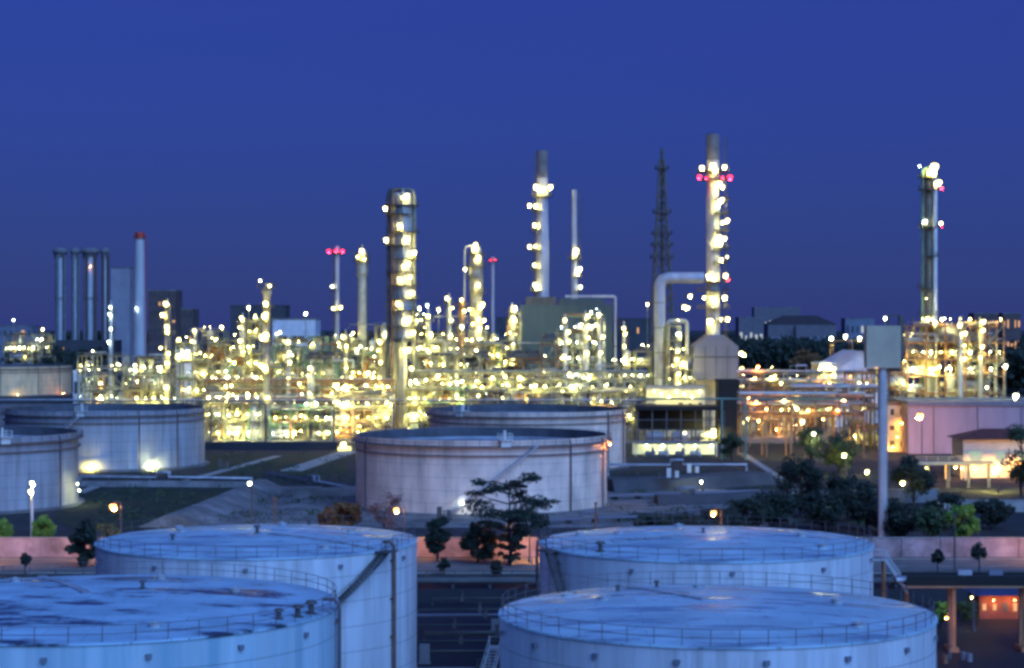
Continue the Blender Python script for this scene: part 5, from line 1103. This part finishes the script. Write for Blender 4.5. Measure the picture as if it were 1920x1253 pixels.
# dark manifold between the two tank pairs
D = 238; t = thing('pipe_manifold', 'dark tangle of low manifold pipes between the two tank pairs', 'pipe manifold', (X(900, D), D, 0)); rnd = random.Random(4)
for k in range(8):
    b = MB(); y = -30 + k * 7 + rnd.uniform(-1, 1); z = rnd.uniform(.5, 1.2); xa, xb = rnd.uniform(-9, -5), rnd.uniform(4, 9)
    b.tube([(xa, y, 0), (xa, y, z), (xb, y, z), (xb, y + 3, z), (xb, y + 3, 0)], rnd.uniform(.12, .3), 8); b.build('pipe', rnd.choice(('steel_dark', 'steel_dark', 'wall_dark', 'wall_blue')), t)
    b = MB(); x = rnd.uniform(-3, 3); b.cyl((x, y, z), (x, y, z + .9), .16, n=8); b.lathe([(.28, .9), (.34, .93), (.28, .96)], 12, (x, y, z)); b.box((x, y, z), (.5, .7, .6)); b.build('valve', 'steel_dark', t)
for k, (px, D, lab) in enumerate(((796, 214, 'pale upright cabinet at the foot of the riser pipe tank'), (930, 232, 'pale small cabinet among the dark manifold pipes'))):
    t = thing('cabinet', lab, 'cabinet', (X(px, D), D, 0)); b = MB(); b.box((0, 0, 1.1), (1.1, .7, 1.9)); b.box((0, 0, .08), (1.3, .9, .16)); b.build('body', 'sheet_grey', t); b = MB(); b.box((0, -.37, 1.1), (.9, .03, 1.6)); b.cyl((.3, -.4, 1.1), (.3, -.45, 1.1), .05, n=8); b.build('door', 'sheet_grey', t)
D = 208; t = thing('access_stair', 'pale steep steps crossing the dark dyke between the two front tanks', 'stair', (X(912, D), D, 0))
b = MB()
for x in (-.6, .6):
    b.bar((x, -4, 0), (x + .9, 0, 2.6), .16); b.bar((x, -4, 1.0), (x + .9, 0, 3.6), .07)
    for k in range(5): b.bar((x + .9 * k / 4, -4 + k, .65 * k), (x + .9 * k / 4, -4 + k, .65 * k + 1), .06)
for k in range(10): b.box((.9 * k / 10, -4 + .4 * k, .26 * k + .1), (1.2, .3, .06))
b.build('flight', 'rail_light', t)
b = MB(); b.b2(.2, 1.6, .1, 1.8, 2.5, 2.6)
for x in (.3, 1.5):
    for y in (.2, 1.7): b.bar((x, y, 0), (x, y, 3.6), .12)
b.build('landing', 'rail_light', t)
struct(berm('embankment', [(-60, 262), (0, 262), (60, 262), (95, 262)], 1.5, 1.4, 5, 'tank_farm_ground'))
D = 275; t = thing('pipeline', 'pair of long grey pipes on sleepers along the near side of the road', 'pipeline', (0, D, 0))
for y, r, m in ((0, .3, 'steel_dark'), (1.0, .22, 'wall_blue'), (1.9, .35, 'steel_dark')): b = MB(); b.cyl((-110, y, .9), (110, y, .9), r, n=10); b.build('pipe', m, t)
b = MB()
for k in range(45): b.box((-108 + k * 5, 1, .28), (.4, 3.4, .5))
b.build('sleeper', 'wall_dark', t)

# ================================================================== LIGHT, SKY, CAMERA
world = bpy.data.worlds.new('World'); scn.world = world; world.use_nodes = True
nt = world.node_tree; bg = nt.nodes['Background']
SUN_EL, SUN_AZ = R_(3.0), R_(150)
sky = nt.nodes.new('ShaderNodeTexSky'); sky.sky_type = 'NISHITA'; sky.sun_disc = False
sky.sun_elevation = SUN_EL; sky.sun_rotation = SUN_AZ; sky.air_density = 1.0; sky.dust_density = 0.3; sky.ozone_density = 4.0
tint = nt.nodes.new('ShaderNodeMix'); tint.data_type = 'RGBA'; tint.blend_type = 'MULTIPLY'; tint.inputs['Factor'].default_value = 1
tint.inputs[7].default_value = (0.11, 0.26, 1.15, 1)
glow = nt.nodes.new('ShaderNodeMix'); glow.data_type = 'RGBA'; glow.blend_type = 'ADD'; glow.inputs['Factor'].default_value = 1
glow.inputs[7].default_value = (0.36, 0.54, 2.75, 1)          # even violet blue of the late dusk sky
nt.links.new(sky.outputs[0], tint.inputs[6]); nt.links.new(tint.outputs[2], glow.inputs[6]); nt.links.new(glow.outputs[2], bg.inputs['Color'])
bg.inputs['Strength'].default_value = 0.065
sl = bpy.data.lights.new('sun', 'SUN'); sl.energy = 3.6; sl.angle = R_(60); sl.color = (0.20, 0.44, 1.0)
so = bpy.data.objects.new('sun', sl); COL.objects.link(so)
d = Vector((math.sin(SUN_AZ) * math.cos(R_(36)), math.cos(SUN_AZ) * math.cos(R_(36)), math.sin(R_(36))))
so.rotation_euler = d.to_track_quat('Z', 'Y').to_euler(); so.location = (0, 0, 200)

cam = bpy.data.cameras.new('camera'); co = bpy.data.objects.new('camera', cam); COL.objects.link(co)
co.location = (0, 0, H); co.rotation_euler = (R_(90), 0, 0); cam.sensor_width = 36; cam.sensor_fit = 'HORIZONTAL'
cam.lens = 36 * F / 1920; cam.shift_y = -(626.5 - HY) / 1920; cam.clip_start = 1; cam.clip_end = 20000
scn.camera = co
scn.render.engine = 'CYCLES'
scn.view_settings.view_transform = 'Standard'; scn.view_settings.look = 'None'; scn.view_settings.exposure = 0.0; scn.view_settings.gamma = 1
scn.cycles.use_denoising = True
scn.cycles.use_light_tree = True
scn.cycles.max_bounces = 5; scn.cycles.diffuse_bounces = 3; scn.cycles.glossy_bounces = 2; scn.cycles.sample_clamp_indirect = 6
scn.cycles.pixel_filter_type = 'BLACKMAN_HARRIS'; scn.cycles.filter_width = 3.1
